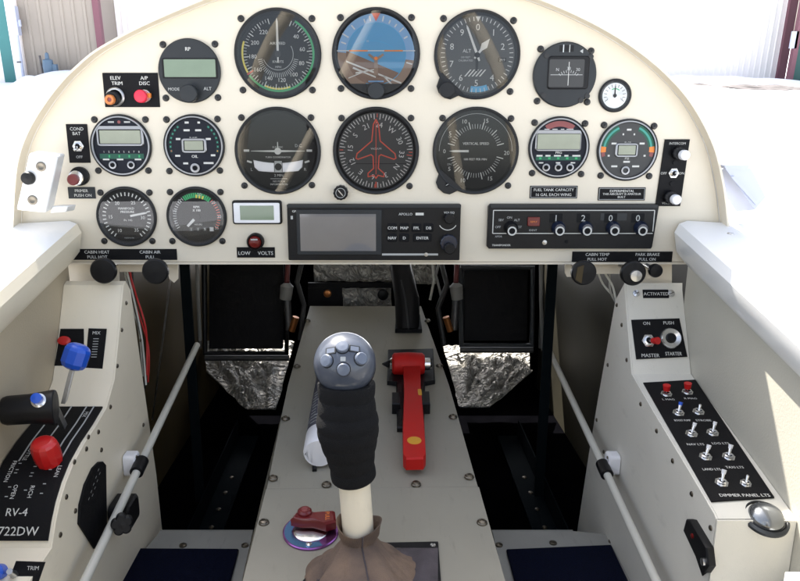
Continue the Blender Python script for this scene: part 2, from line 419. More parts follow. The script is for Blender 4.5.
# snow banks and rocks at the foot of the hangars
def mound(cx, cy, rx, ry, hh, sd_):
    mb = MB('snow', 1); n = 28; m2 = 12; vs = []
    for j in range(m2+1):
        r = j/m2
        for i in range(n):
            a = 2*math.pi*i/n; x = math.cos(a)*r*rx; y = math.sin(a)*r*ry
            z = hh*(1-r*r)*(1+.35*noise.noise((x*.9+sd_, y*.9, sd_)))-.12
            vs.append((cx+x, cy+y, z))
    mb.add(vs, [(j*n+i, j*n+(i+1) % n, (j+1)*n+(i+1) % n, (j+1)*n+i) for j in range(m2) for i in range(n)]); return mb
for (u, d, rx, ry, hh, lb) in ((62, 35.3, 2.6, 1.6, .72, 'snow bank against the beige hangar'), (700, 37.5, 7, 2.2, .42, 'low snow bank at the foot of the white hangar'), (33, 35, 1.5, 1.2, .5, 'small snow heap below the meter box')):
    o = mound(wx(u, d), d, rx, ry, hh, u).build('snow_bank'); tag(o, lb, None, kind='structure')
for k, (u, d, s1, lb) in enumerate(((672, 33.5, .35, 'small dark clod on the snow nearest the panel edge'), (704, 34, .45, 'small dark clod in the middle of the snow strip'), (752, 32.5, .9, 'low dark rubble patch on the snow at left of the pair'), (782, 32.2, 1.2, 'long dark rubble patch on the snow at the right edge'))):
    mb = MB('rock', 1); cx = wx(u, d)
    vs = []; n = 14
    for j in range(5):
        for i in range(n):
            a = 2*math.pi*i/n; r = (1-j/4.2)*s1*(1+.5*noise.noise((math.cos(a)*2, math.sin(a)*2, k*3+j))); vs.append((cx+math.cos(a)*r*1.3, d+math.sin(a)*r*1.4, j*.028*(s1+.3)-.02+gz(cx, d)))
    mb.add(vs, [(j*n+i, j*n+(i+1) % n, (j+1)*n+(i+1) % n, (j+1)*n+i) for j in range(4) for i in range(n)]+[tuple(4*n+i for i in range(n))])
    o = mb.build('rubble', smooth=False); tag(o, lb, 'rubble', 'dark clods on the snow')
# ================================================================== FUSELAGE
fus = thing('fuselage', loc((0, 0, -.5)), 'cream cockpit shell with white canopy rails around the instrument panel', 'fuselage')
def rail(sg, x_in):
    mb = MB('white_paint', 1); zt, zb, sl_ = -.108, -.152, .19
    A = []; B = []
    def sec(y, dz): # cross-section loop
        z1 = zt+dz; z0 = zb+dz
        return [Vector((sg*(x_in+.010), y, z0)), Vector((sg*x_in, y, z0+.012)), Vector((sg*(x_in-.004), y, z1-.012)), Vector((sg*(x_in), y, z1-.003)), Vector((sg*(x_in+.008), y, z1)), Vector((sg*(x_in+.085), y, z1-.004)), Vector((sg*(x_in+.095), y, z1-.014)), Vector((sg*(x_in+.10), y, z0-.02))]
    ys = [-.004, -.05, -.1, -.2, -.3, -.45, -.6, -.9, -1.4]
    secs = [sec(y, y*sl_*(1 if y > -.4 else .6)-(0 if y > -.4 else .4*sl_*.4)) for y in ys]
    n = len(secs[0]); vs = [tuple(p) for sct in secs for p in sct]
    fs = [(j*n+i, j*n+(i+1) % n, (j+1)*n+(i+1) % n, (j+1)*n+i) for j in range(len(ys)-1) for i in range(n)]
    fs += [tuple(range(n)), tuple(reversed(range((len(ys)-1)*n, len(ys)*n)))]
    mb.add(vs, fs)
    if sg < 0:
        k = mb.mi('cream')
        for q in range(len(fs)):
            if q % n in (0, 1, 2) and q < n*(len(ys)-1): mb.fm[q] = k
    return mb
for sg in (-1, 1):
    o = rail(sg, .308).build('canopy_rail', fus, P=True)
    if sg > 0:
        for (u, v) in ((688, 217), (711, 214), (731, 229), (754, 246)):
            p = pZ(u, v, -.112); p.z = -.1095+p.y*.19-.001
            s_ = MB('steel'); s_.u = 1
            s_.lathe(p.x, p.y, [(.0035, p.z-.002), (.0035, p.z+.0012), (.0025, p.z+.002), (0, p.z+.002)], n=14)
            s_.build('rivet', o, P=True)
def ysl(y): return y*.19*(1 if y > -.4 else .6)-(0 if y > -.4 else .4*.19*.4)
for sg in (-1, 1):
    mb = MB('cream_wall' if sg < 0 else 'wall_right_lit', 1); X = .322*sg
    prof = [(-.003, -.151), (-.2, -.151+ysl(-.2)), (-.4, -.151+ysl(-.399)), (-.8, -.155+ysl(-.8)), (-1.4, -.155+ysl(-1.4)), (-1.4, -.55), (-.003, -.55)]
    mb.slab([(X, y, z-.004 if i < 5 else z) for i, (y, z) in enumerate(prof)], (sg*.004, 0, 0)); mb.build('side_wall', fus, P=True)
    mb = MB('chromate' if sg < 0 else 'chromate_right_shaded', 1)
    mb.slab([(sg*.335, 0.004, -.10), (sg*.335, 0.004, -.55), (sg*.325, .65, -.55), (sg*.325, .65, -.05)], (sg*.004, 0, 0)); mb.build('forward_side_wall', fus, P=True)
    mb = MB('white_paint', 1)   # outer skin
    mb.slab([(sg*.412, .6, -.16), (sg*.412, -1.4, -.40), (sg*.412, -1.4, -.62), (sg*.412, .6, -.62)], (sg*.003, 0, 0)); mb.build('outer_skin', fus, P=True)
    mb = MB('console_grey', 1)
    mb.slab([(sg*.255, -.003-.02, -.50), (sg*.105, -.02, -.50), (sg*.105, -.9, -.50), (sg*.255, -.9, -.50)], (0, 0, .001)) if False else None
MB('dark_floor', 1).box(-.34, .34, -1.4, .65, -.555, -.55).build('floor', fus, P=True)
MB('cream_wall', 1).box(-.33, .33, -1.38, -1.37, -.55, -.3).build('added_rear_bulkhead', fus, P=True)  # unseen, added to keep light out from behind
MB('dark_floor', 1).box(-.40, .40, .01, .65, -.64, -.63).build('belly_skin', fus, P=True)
# panel outline
OUT = [(20, 262), (21, 240), (22, 215), (24, 180), (28, 155), (37, 131), (52, 106), (69, 84), (84, 69), (102, 54), (126, 40), (150, 28), (184, 13), (221, -1), (270, -13), (322, -20), (376, -23), (430, -20), (480, -12), (526, 0), (562, 14), (600, 33), (634, 55), (663, 80), (686, 108), (705, 145), (714, 180), (718, 208), (720, 235), (721, 262)]
def catmull(P, k=6):
    out = []
    for i in range(len(P)-1):
        p0 = Vector(P[max(0, i-1)]); p1 = Vector(P[i]); p2 = Vector(P[i+1]); p3 = Vector(P[min(len(P)-1, i+2)])
        for j in range(k):
            t = j/k; out.append(.5*((2*p1)+(p2-p0)*t+(2*p0-5*p1+4*p2-p3)*t*t+(3*p1-p0-3*p2+p3)*t**3))
    out.append(Vector(P[-1])); return out
arcp = [pY(a, b) for a, b in catmull(OUT)]
# forward skin following the arc, from the panel to the firewall
def skin(mb, y0, y1, off0, off1, th):
    c = Vector((0, 0, -.12)); vs = []; n = len(arcp)
    for y, off in ((y0, off0), (y1, off1)):
        for t_ in (0, th):
            for p in arcp:
                d = (p-c); d.y = 0; l = d.length; q = c+d*((l+off+t_)/l); vs.append((q.x, y, q.z))
    fs = []
    for i in range(n-1):
        fs += [(i, i+1, 2*n+i+1, 2*n+i), (n+i, 3*n+i, 3*n+i+1, n+i+1), (i, n+i, n+i+1, i+1), (2*n+i, 2*n+i+1, 3*n+i+1, 3*n+i)]
    mb.add(vs, fs); return mb
skin(MB('white_paint', 1), .0005, .66, .0004, -.03, .002).build('forward_skin', fus, P=True)
skin(MB('panel_cream', 1), -.016, -.0002, .0006, .0006, .0022).build('skin_lip', fus, P=True)
MB('dark_floor', 1).box(-.40, .40, .655, .66, -.62, -.285).build('firewall', fus, P=True)  # top kept low, leaving an unseen gap that lets sun onto the foil
fc_ = Vector((0, 0, -.12)); fa = []
for p in arcp:
    d_ = p-fc_; d_.y = 0; l_ = d_.length; q_ = fc_+d_*((l_-.0305)/l_)
    if q_.z > -.145: fa.append(Vector((q_.x, .655, q_.z)))
fa += [Vector((fa[-1].x, .655, -.145)), Vector((fa[0].x, .655, -.145))]
MB('dark_floor', 1).slab(fa, (0, .003, 0)).build('upper_light_baffle', fus, P=True)  # unseen, added to cut the light entering above the firewall
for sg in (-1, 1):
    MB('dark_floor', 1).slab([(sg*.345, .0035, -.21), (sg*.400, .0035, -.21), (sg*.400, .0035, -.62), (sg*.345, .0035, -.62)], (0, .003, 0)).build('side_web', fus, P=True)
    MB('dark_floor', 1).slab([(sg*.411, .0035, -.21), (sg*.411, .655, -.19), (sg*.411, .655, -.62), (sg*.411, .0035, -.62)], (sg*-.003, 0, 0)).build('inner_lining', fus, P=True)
# wings
for sg in (-1, 1):
    mb = MB('white_paint', 1)
    pr = [(-.9, 0), (-.6, .05), (-.2, .10), (.15, .115), (.35, .09), (.46, .03), (.48, -.02), (.35, -.06), (-.2, -.08), (-.9, -.01)]
    A = [(sg*.416, y, z-.62) for y, z in pr]; B = [(sg*3.6, y, z-.40) for y, z in pr]
    mb.loft(A, B)
    o = mb.build('wing', frame=loc((sg*.42, 0, -.5)), P=True)
    tag(o, 'white low wing on the %s side of the fuselage' % ('left' if sg < 0 else 'right'), 'wing', 'wings of the aircraft')
# little vent scoop outside on the right
sc = thing('air_scoop', loc((.42, .1, -.1)), 'small pale wedge shaped scoop outside the right canopy rail', 'scoop')
a = [pY(u, v, -.02) for u, v in ((725, 168), (751, 168), (766, 197), (755, 210))]
MB('box_grey', 1).slab(a, (.012, .06, -.01)).build('shell', sc, P=True)
a = [pY(u, v, -.0215) for u, v in ((731, 177), (734, 176), (758, 202), (756, 205))]
MB('box_grey', 1).slab(a, (0, .001, 0)).build('slot', sc, P=True)
a = [pY(u, v, -.0215) for u, v in ((724, 165), (749, 165), (749, 168.5), (726, 169))]
MB('box_grey', 1).slab(a, (0, .012, 0)).build('lip', sc, P=True)
# latch block at left
lb = thing('latch_block', loc(pY(32, 212, -.055)), 'white wedge shaped latch block with black plunger on the left rail', 'latch')
fc = [pY(u, v, -.055) for u, v in ((29, 153), (58, 156), (46, 213), (16, 210))]
bk = [Vector((p.x-.003, p.y+.024, p.z+.001)) for p in fc]
MB('white_paint', 1).loft(fc, bk).build('block', lb, P=True, bevel=.002)
def pdisc(u, v, y, prof, m, name, par, label=None, n=24):
    mb = MB(m); mb.lathe(0, 0, prof, n=n); fr = PF(u, v, y)
    mb.v = [tuple(fr @ Vector(q)) for q in mb.v]; o = mb.build(name, par, P=True)
    if label: o['label'] = label
    return o
pdisc(29, 178, -.0552, [(6.2, 0), (6.2, 3), (5.4, 5), (0, 5.5)], 'black_plastic', 'plunger', lb)
for u, v in ((41, 166.5), (32.5, 200)):
    pdisc(u, v, -.0552, [(4.6, 0), (4.6, .5), (3.4, .8), (2.4, .6), (1.6, .3), (0, .3)], 'bolt_steel', 'screw', lb)
ear = [pY(u, v, -.045) for u, v in ((52, 206), (68, 206), (66, 212), (50, 213))]
MB('white_paint', 1).slab(ear, (0, .02, -.001)).build('foot', lb, P=True, bevel=.001)
# ================================================================== INSTRUMENT PANEL
pan = thing('instrument_panel', loc(pY(378, 262)), 'cream arched instrument panel carrying the gauges and radios', 'instrument panel')
mb = MB('panel_cream', 1)
# bottom edge slightly rounded corners, thickness 3 mm
A = [Vector(p) for p in arcp]; B = [p+Vector((0, .003, 0)) for p in A]
mb.loft(A, B); mb.build('face_sheet', pan, P=True, bevel=.0006)
# bent lower flange
mb = MB('panel_cream', 1); p0 = pY(62, 262); p1 = pY(690, 262)
mb.loft([Vector((p0.x, -.0006, p0.z-.0002)), Vector((p1.x, -.0006, p0.z-.0002)), Vector((p1.x, .015, p0.z-.0002)), Vector((p0.x, .015, p0.z-.0002))],
        [Vector((p0.x, -.0006, p0.z-.0024)), Vector((p1.x, -.0006, p0.z-.0024)), Vector((p1.x, .015, p0.z-.0024)), Vector((p0.x, .015, p0.z-.0024))])
mb.build('lower_flange', pan, P=True)
def bracket(pts, y=.012):
    MB('panel_cream', 1).slab([pY(u, v, y) for u, v in pts], (0, .002, 0)).build('knob_bracket', pan, P=True, bevel=.0004)
bracket([(58, 264), (119, 264), (119, 284), (58, 284)])
bracket([(119.2, 264), (178, 264), (178, 279), (174, 283), (169, 279), (168, 272), (119.2, 272)])
bracket([(565, 264), (625.8, 264), (625.8, 274), (577, 274), (575, 277), (567, 277), (565, 273)])
bracket([(626, 264), (672, 264), (672, 286), (626, 286)])
# ---------------- reusable bits
def screws(par, pts, y0=0):
    fr = parent_frame(par)
    for (a, b) in pts:
        mb = MB('black_screw'); mb.lathe(a, b, [(3.3, 0), (3.3, .8), (2.7, 1.7), (1.6, 2.1)], n=20)
        # phillips recess
        an = random.uniform(0, 90)
        mb.rect(a, b, 2.4, .5, 2.13, 'dial_black', an); mb.rect(a, b, 2.4, .5, 2.13, 'dial_black', an+90)
        mb.build('screw', par)
def pxoff(u0, v0, pts):
    k = kmm(v0); o = pY(u0, v0); out = []
    for (u, v) in pts:
        p = pY(u, v); out.append(((p.x-o.x)*1000, (p.z-o.z)*1000))
    return out
def gauge(name, u, v, rpx, label, cat='gauge', face='dial_black', ring='bezel', scr=None, rin=.87, group='round gauges on the instrument panel', glass=True, lip=3.2, silver=False):
    t = thing(name, PF(u, v), label, cat, group)
    r = rpx*kmm(v)
    mb = MB('bezel')
    if silver:
        mb.lathe(0, 0, [(r, 0), (r, lip-.8), (r-.7, lip), (r-1.6, lip)], cap=False, n=64)
        mb.lathe(0, 0, [(r-1.6, lip), (r-1.9, lip+.35), (r-3.0, lip+.35), (r-3.4, lip-.2)], 'silver_ring', cap=False, n=64)
        mb.lathe(0, 0, [(r-3.4, lip-.2), (r-3.8, .8)], cap=False, n=64); ri = r-3.4
    else:
        ri = r*rin
        mb.lathe(0, 0, [(r, 0), (r, lip-1), (r-.9, lip), (r-2.0, lip), (ri+.3, 1.2), (ri, .6)], cap=False, n=64)
    mb.build('bezel', t)
    if glass: MB('glass').disc(0, 0, r-1.8 if not silver else r-3.5, lip-.6 if not silver else lip-.4, n=64).build('glass', t)
    if scr: screws(t, pxoff(u, v, scr))
    return t, r, ri
def knob(par, a, b, r, d0, d1, m='black_plastic', name='knob', cap=None, n=32, knurl=True):
    mb = MB(m)
    if knurl:
        vs = []; nn = 48; lv = [(0, d0), (0, d1-.8), (-.8, d1)]
        for dr, d in lv:
            for i in range(nn):
                rr = r+dr+(.25 if i % 4 < 2 else -.15); an = 2*math.pi*i/nn; vs.append((a+rr*math.cos(an), b+rr*math.sin(an), d))
        fs = [(j*nn+i, j*nn+(i+1) % nn, (j+1)*nn+(i+1) % nn, (j+1)*nn+i) for j in range(2) for i in range(nn)]+[tuple(2*nn+i for i in range(nn))]
        mb.add(vs, fs)
    else: mb.lathe(a, b, [(r, d0), (r, d1-.8), (r-.8, d1), (0, d1+.1)], n=n)
    if cap: mb.lathe(a, b, [(r*.6, d1+.05), (r*.55, d1+.5), (0, d1+.5)], cap, n=24)
    return mb.build(name, par)
def sq(u, v, hx, hy=None):
    hy = hy or hx; return [(u-hx, v-hy), (u+hx, v-hy), (u-hx+2, v+hy), (u+hx-2, v+hy)]
# ---------------- 1 airspeed
t, r, ri = gauge('airspeed_indicator', 278, 54, 43.5, 'airspeed gauge with green arc at top left of the three big upper gauges', scr=[(241, 18.5), (312, 18.5), (243, 90), (312.5, 90)])
d = MB('dial_black'); d.disc(0, 0, ri+.3, .7); z = .8
d.arc(0, 0, ri-3.2, ri-1.2, 30, 150, z, 'green_mark'); d.arc(0, 0, ri-3.2, ri-1.2, 150, 235, z, 'green_mark'); d.arc(0, 0, ri-5, ri-3.4, 160, 205, z, 'yellow_mark')
d.arc(0, 0, ri-3.2, ri-1.4, 240, 290, z, 'yellow_mark'); d.tick(0, 0, 238, ri-8, ri-1, 1.2, z+.02, 'red_mark')
d.ticks(0, 0, 25, 345, 65, ri-6.3, ri-3.4, .45, z+.03, 'marking'); d.ticks(0, 0, 25, 345, 17, ri-8.5, ri-3.4, .8, z+.04, 'marking')
for i, s_ in enumerate(('40', '60', '80', '100', '120', '140', '160', '180', '200', '220')):
    a = 48+i*31; d.text(s_, math.sin(R(a))*(ri-12.5), math.cos(R(a))*(ri-12.5), 4.0, z+.04)
d.arc(0, 0, 14.6, 15.1, 60, 250, z, 'marking_dim'); d.ticks(0, -2, 100, 260, 28, 15.5, 20, .55, z+.02, 'marking_dim')
d.text('AIRSPEED', 0, 10, 2.6, z+.03); d.text('KNOTS', 0, -7, 2.4, z+.03); d.text('MPH', 0, -12, 2.2, z+.03, 'marking_dim')
d.build('dial', t)
MB('marking').prism([(-.5, -8), (.5, -8), (1.1, 5), (.9, 30), (0, 33), (-.9, 30), (-1.1, 5)], 1.2, 1.6).lathe(0, 0, [(3, 1.2), (3, 1.9), (0, 2)], 'bezel', n=20).build('needle', t)
# ---------------- 2 attitude
t, r, ri = gauge('attitude_indicator', 376, 54, 44, 'attitude gauge with blue sky over brown earth and red pointer', scr=[(340.5, 17.5), (411.5, 17.5), (341, 88.5), (411, 88.5)])
d = MB('horizon_sky_pale'); d.disc(0, 0, ri+.3, .7)
def chord(rad, off, tilt, m, zz, n=36):   # filled segment below a tilted chord
    pts = []; c = math.acos(max(-1, min(1, off/rad)))
    for i in range(n+1):
        a = -math.pi/2-(math.pi-c)+2*(math.pi-c)*i/n; pts.append((rad*math.cos(a), rad*math.sin(a)))
    c_, s2 = math.cos(R(tilt)), math.sin(R(tilt))
    d.flat([(x*c_-y*s2, x*s2+y*c_) for x, y in pts], zz, m)
chord(ri+.2, -2, -6, 'horizon_earth_light', .8)
d.arc(0, 0, 0, 29, 0, 360, .9, 'horizon_sky', n=48)
chord(29, -8, -22, 'horizon_earth', 1.0)
d.arc(0, 0, 28.6, 29.2, -60, 200, 1.05, 'horizon_sky_deep')
d.arc(-4, -24, 36, 36.6, -36, 34, 1.06, 'horizon_sky_deep')
for a, l in ((-60, 7), (-42, 5), (-20, 3.5), (-10, 5), (12, 5), (24, 3.4), (36, 3.4), (48, 5.5), (62, 4), (105, 6), (-72, 5)):
    d.tick(0, 0, a, 30.5, 30.5+l, 1.3, 1.1, 'marking')
d.flat([(-4.5, 38), (4.5, 38), (0, 30)], 1.2, 'red_mark')
for pts in (((-29, -6), (25, -26.5), (24.5, -28), (-29, -7.6)), ((-22, -12), (0, -21), (-.5, -22.2), (-23, -13.5)), ((-20, -17), (-2, -14), (-2, -15), (-20, -18.4)), ((8, -20), (17, -29), (16, -30), (7, -21)), ((-27, -22), (-12, -16), (-12, -17), (-27, -23))):
    d.flat(pts, 1.12, 'marking')
d.rect(0, 5.5-2.5, 76, .9, 1.5, 'marking'); d.rect(-17, 3, 18, 1.3, 1.6, 'orange_mark'); d.rect(17, 3, 18, 1.3, 1.6, 'orange_mark')
d.text('10', -8, 12, 2, 1.1, 'marking_dim')
d.build('dial', t)
a_ = MB('horizon_earth_light'); a_.flat([(-2.2, -20), (2.2, -20), (1.6, -6), (8, -1), (6.5, .6), (0, -4), (-6.5, .6), (-8, -1), (-1.6, -6)], 2.0); a_.disc(0, -4, 1.6, 2.1, 'orange_mark', 16)
a_.build('aircraft_symbol', t)
d = MB('grey_case'); chord(ri+.6, 26, 0, 'grey_case', 1.9)
pts = []
for i in range(25):
    a = R(227+86*i/24); pts.append(((ri+.8)*math.cos(a), (ri+.8)*math.sin(a)))
d = MB('grey_case'); d.prism(pts, .9, 2.2); d.rect(0, -25.6, 15, 1.5, 2.25, 'horizon_sky_pale'); d.build('apron', t)
knob(t, 0, -34.5, 8, 2, 9, 'grey_case', knurl=False)
# ---------------- 3 altimeter
def ear(t, r, ang, w, m='bezel'):
    a = R(ang); cx, cy = math.sin(a)*(r+1), math.cos(a)*(r+1); nx, ny = math.sin(a), math.cos(a); tx, ty = ny, -nx
    pts = [(cx-nx*8+tx*w, cy-ny*8+ty*w), (cx+nx*5+tx*w*.62, cy+ny*5+ty*w*.62), (cx+nx*8+tx*w*.25, cy+ny*8+ty*w*.25), (cx+nx*8-tx*w*.25, cy+ny*8-ty*w*.25), (cx+nx*5-tx*w*.62, cy+ny*5-ty*w*.62), (cx-nx*8-tx*w, cy-ny*8-ty*w)]
    MB(m).prism(pts, .1, 2.9, cham=.5).build('knob_housing', t)
    return cx, cy
t, r, ri = gauge('altimeter', 477, 55, 43, 'altimeter with white hands and a setting knob at its lower left', scr=[(443.5, 18.5), (513.5, 20.5), (510, 91.5)])
d = MB('dial_grey'); d.disc(0, 0, ri+.3, .7); z = .8
d.ticks(0, 0, 0, 352.8, 50, ri-5, ri-1.2, .7, z, 'marking')
for i in range(10):
    if i == 3: continue
    a = i*36; d.text(str(i), math.sin(R(a))*(ri-10.5), math.cos(R(a))*(ri-10.5), 6.2, z+.03)
d.text('ALT', -10, 4, 3.4, z+.03); d.text('100 FEET', -11, -2, 1.8, z+.03, 'marking_dim'); d.text('CALIBRATED', -11, -5, 1.8, z+.03, 'marking_dim')
d.flat([(-2.5, ri-1), (2.5, ri-1), (0, ri-6)], z+.03, 'marking')
d.rect(24.5, -4.5, 8, 4, z+.02, 'dial_black'); d.text('29.9', 24.5, -4.5, 2.4, z+.05)
for k in range(5): d.flat([(-12+k*3.6, -20), (-10.6+k*3.6, -20), (-5+k*3.6, -13.5), (-6.4+k*3.6, -13.5)], z+.04, 'marking')
d.arc(0, 0, ri-7, ri-1.5, 160, 190, z-.02+.01, 'horizon_sky_deep')
d.build('dial', t)
MB('marking').prism([(-.8, -6), (.8, -6), (1.2, 0), (.9, 27), (0, 30), (-.9, 27), (-1.2, 0)], 1.6, 2.0).build('long_hand', t).rotation_euler = (0, 0, R(22))
MB('marking').prism([(-.8, -4), (.8, -4), (1.2, 6), (3.4, 11), (0, 19), (-3.4, 11), (-1.2, 6)], 1.1, 1.5).build('short_hand', t).rotation_euler = (0, 0, R(-38))
MB('dial_black').prism([(-1.6, 0), (1.6, 0), (1, -15), (-1, -15)], 1.0, 1.08).lathe(0, 0, [(2.6, 1), (2.6, 2.3), (0, 2.4)], n=20).build('hub', t)
cx, cy = ear(t, r, 222, 15); knob(t, cx-.5, cy-1, 7.5, 2.8, 10, 'bezel', knurl=False)
# ---------------- 4 turn coordinator
t, r, ri = gauge('turn_coordinator', 278, 151, 43, 'turn gauge with white wing bar and slip ball tube', scr=[(241.5, 117.5), (311, 117.5), (244.5, 185.5), (312, 185)])
d = MB('dial_grey'); d.disc(0, 0, ri+.3, .7, 'dial_black'); z = .8
for sx in (-1, 1):
    d.rect(sx*31.5, .5, 5.5, 2.2, z, 'marking'); d.rect(sx*29, -10.5, 5, 1.8, z, 'marking', sx*18)
    d.text('L' if sx < 0 else 'R', sx*27, -18, 3.2, z+.02, 'marking_dim')
d.text('ELECTRIC', 0, 4, 1.8, z+.02, 'marking_dim'); d.text('D.C.', 21, 5.5, 3, z+.02, 'marking_dim'); d.text('TURN COORDINATOR', 0, -6, 1.8, z+.02)
d.text('2 MIN', 0, -24, 2.6, z+.02); d.rect(0, -27.5, 17, .5, z+.02, 'marking_dim'); d.text('NO PITCH', 0, -30, 1.9, z+.02); d.text('INFORMATION', 0, -33, 1.9, z+.02)
d.build('dial', t)
m_ = MB('bottle_white')
top = [(x, -10.2-3.0*(1-(x/25)**2)+1.5) for x in range(-25, 26, 5)]
pts = top+[(24, -16), (20, -19.8)]+[(x, -19.8-1.2*(1-(x/20)**2)) for x in range(15, -16, -5)]+[(-20, -19.8), (-24, -16)]
m_.prism(pts, .9, 1.7, cham=.5); m_.rect(0, -15, 7.4, 10.5, 1.75, 'marking_dim'); m_.rect(-4, -15, .6, 11, 1.8, 'black_matte'); m_.rect(4, -15, .6, 11, 1.8, 'black_matte'); m_.disc(0, -15.5, 3.6, 1.82, 'dial_black', 20)
m_.build('slip_tube', t)
MB('marking').prism([(-27, .3), (-27, -.1), (0, -1.1), (27, -.1), (27, .3), (0, 1.1)], 1.2, 1.6).lathe(0, 0, [(3.4, 1.2), (3.4, 2), (0, 2.1)], n=20).prism([(-.5, 0), (.5, 0), (.4, 9), (-.4, 9)], 1.2, 1.5).build('aircraft_symbol', t)
# ---------------- 5 heading indicator
t, r, ri = gauge('heading_indicator', 376, 151, 43, 'heading gauge with red outlined aeroplane over a compass card', scr=[(341.5, 118), (411, 118), (409.5, 186)])
d = MB('dial_grey'); d.disc(0, 0, ri+.3, .7); z = .8
for i in range(72):
    a = i*5+2; d.tick(0, 0, a, ri-(6.5 if i % 2 else 4.6), ri-1, .75, z, 'red_mark' if (i % 9 == 0 and i % 2 == 0) or i in (18, 19) else 'marking')
for i, s_ in enumerate(('N', '3', '6', 'E', '12', '15', 'S', '21', '24', 'W', '30', '33')):
    a = 127+i*30; d.text(s_, math.sin(R(a))*(ri-11.5), math.cos(R(a))*(ri-11.5), 5.4, z+.02, 'marking', rot=-a)
d.rect(0, -12.5, 62, .5, z+.01, 'dial_black')
d.build('dial', t)
d = MB('red_mark')
pl = [(0, 31), (2.6, 26), (4.2, 10), (19, -2.5), (20, -7), (18, -8), (5, -3.5), (3, -5), (2.4, -17), (8, -22), (8, -25.5), (2, -24), (0, -27)]
pl = pl+[(-x, y) for x, y in reversed(pl[1:-1])]
for i in range(len(pl)):
    a = Vector(pl[i]); b = Vector(pl[(i+1) % len(pl)]); dd = (b-a).normalized(); nn = Vector((-dd.y, dd.x))*.55
    d.flat([tuple(a-nn-dd*.3), tuple(b-nn+dd*.3), tuple(b+nn+dd*.3), tuple(a+nn-dd*.3)], 1.5+.01*(i % 3))
d.rect(0, 3, .7, 52, 1.48); d.rect(0, -33.5, 1.2, 6, 1.5); d.text('VACUUM', 0, 2.5, 1.9, 1.56, 'marking')
d.build('aircraft_symbol', t)
k_ = thing('setting_knob', PF(341, 192), 'small black slotted knob just below left of the heading gauge', 'knob')
knob(k_, 0, 0, 7.2, 0, 9, 'black_plastic', 'cap', n=28)
MB('steel').rect(0, 0, 7, 1, 9.2, rot=-50).arc(0, 0, 4.5, 5.0, 0, 360, 9.15, 'marking_dim', n=24).build('slot', k_)
# ---------------- 6 vertical speed
t, r, ri = gauge('vertical_speed_indicator', 475.5, 151, 43, 'vertical speed gauge with needle pointing left and lower left adjuster tab', scr=[(442.5, 118), (511, 118.5), (508, 185.5)])
d = MB('dial_black'); d.disc(0, 0, ri+.3, .7); z = .8
d.ticks(0, 0, 285, 435, 26, 22, 26.5, .5, z, 'marking_dim'); d.ticks(0, 0, 285, 435, 6, 22, 29, .9, z+.02, 'marking')
d.ticks(0, 0, 105, 255, 26, 22, 26.5, .5, z, 'marking_dim'); d.ticks(0, 0, 105, 255, 6, 22, 29, .9, z+.02, 'marking')
for s_, a in (('0', 270), ('5', 304), ('10', 338), ('15', 18), ('20', 93), ('5', 236), ('10', 202), ('15', 150)):
    d.text(s_, math.sin(R(a))*31.3, math.cos(R(a))*31.3, 4.2, z+.03, 'marking')
d.text('VERTICAL SPEED', 0, 7.5, 2.6, z+.03, bold=.15); d.text('100 FEET PER MIN', 0, -8, 2.2, z+.03, bold=.1)
d.arc(0, 0, ri-1.2, ri-.8, 270, 450, z, 'marking_dim'); d.text('UP', -26, 14, 2, z+.02, 'marking_dim'); d.text('DN', -26, -13, 2, z+.02, 'marking_dim')
d.build('dial', t)
MB('marking').prism([(-27, 0), (-22, 1), (-7, 1.1), (-7, -1.1), (-22, -1)], 1.3, 1.7).prism([(-7, 1), (8, .8), (8, -.8), (-7, -1)], 1.3, 1.65, 'dial_black').lathe(0, 0, [(4, 1.3), (4, 2), (0, 2.1)], 'dial_black', n=20).build('needle', t)
cx, cy = ear(t, r, 221, 15); MB('dial_black').lathe(cx+1, cy, [(2.2, 2.9), (2.2, 3.3), (0, 3.2)], n=16).rect(cx+1, cy, 3, .5, 3.4, 'marking_dim', 30).build('adjuster_screw', t)
# ---------------- 7 digital clock with LCD at upper left
t = thing('digital_tachometer', PF(190, 71), 'black round instrument with wide LCD and lower knob at upper left', 'gauge', 'round gauges on the instrument panel')
r = 31*kmm(71); MB('grey_case').lathe(0, 0, [(r, 0), (r, 2.6), (r-.8, 3.4), (0, 3.5)], n=64).build('case', t)
q_ = MB('black_plastic'); q_.rrect(1, 2.5, 54, 19, 3.4, 4.1, r=1.5); q_.rrect(1, 2.5, 50, 16.5, 4.0, 4.3, 'lcd_green', r=.8, cham=.1); q_.build('display', t)
d = MB('marking'); d.text('RP', 0, 20.5, 3.5, 3.6, bold=.2); d.text('MODE', -16, -17, 2.9, 3.6); d.text('ALT', 17, -16.5, 3.2, 3.6)
d.build('lettering', t); knob(t, 0, -21.5, 8.5, 3.4, 13, 'grey_case', knurl=False)
screws(t, pxoff(190, 71, [(163, 44.5), (215, 44), (166, 98), (218, 97.5)]))
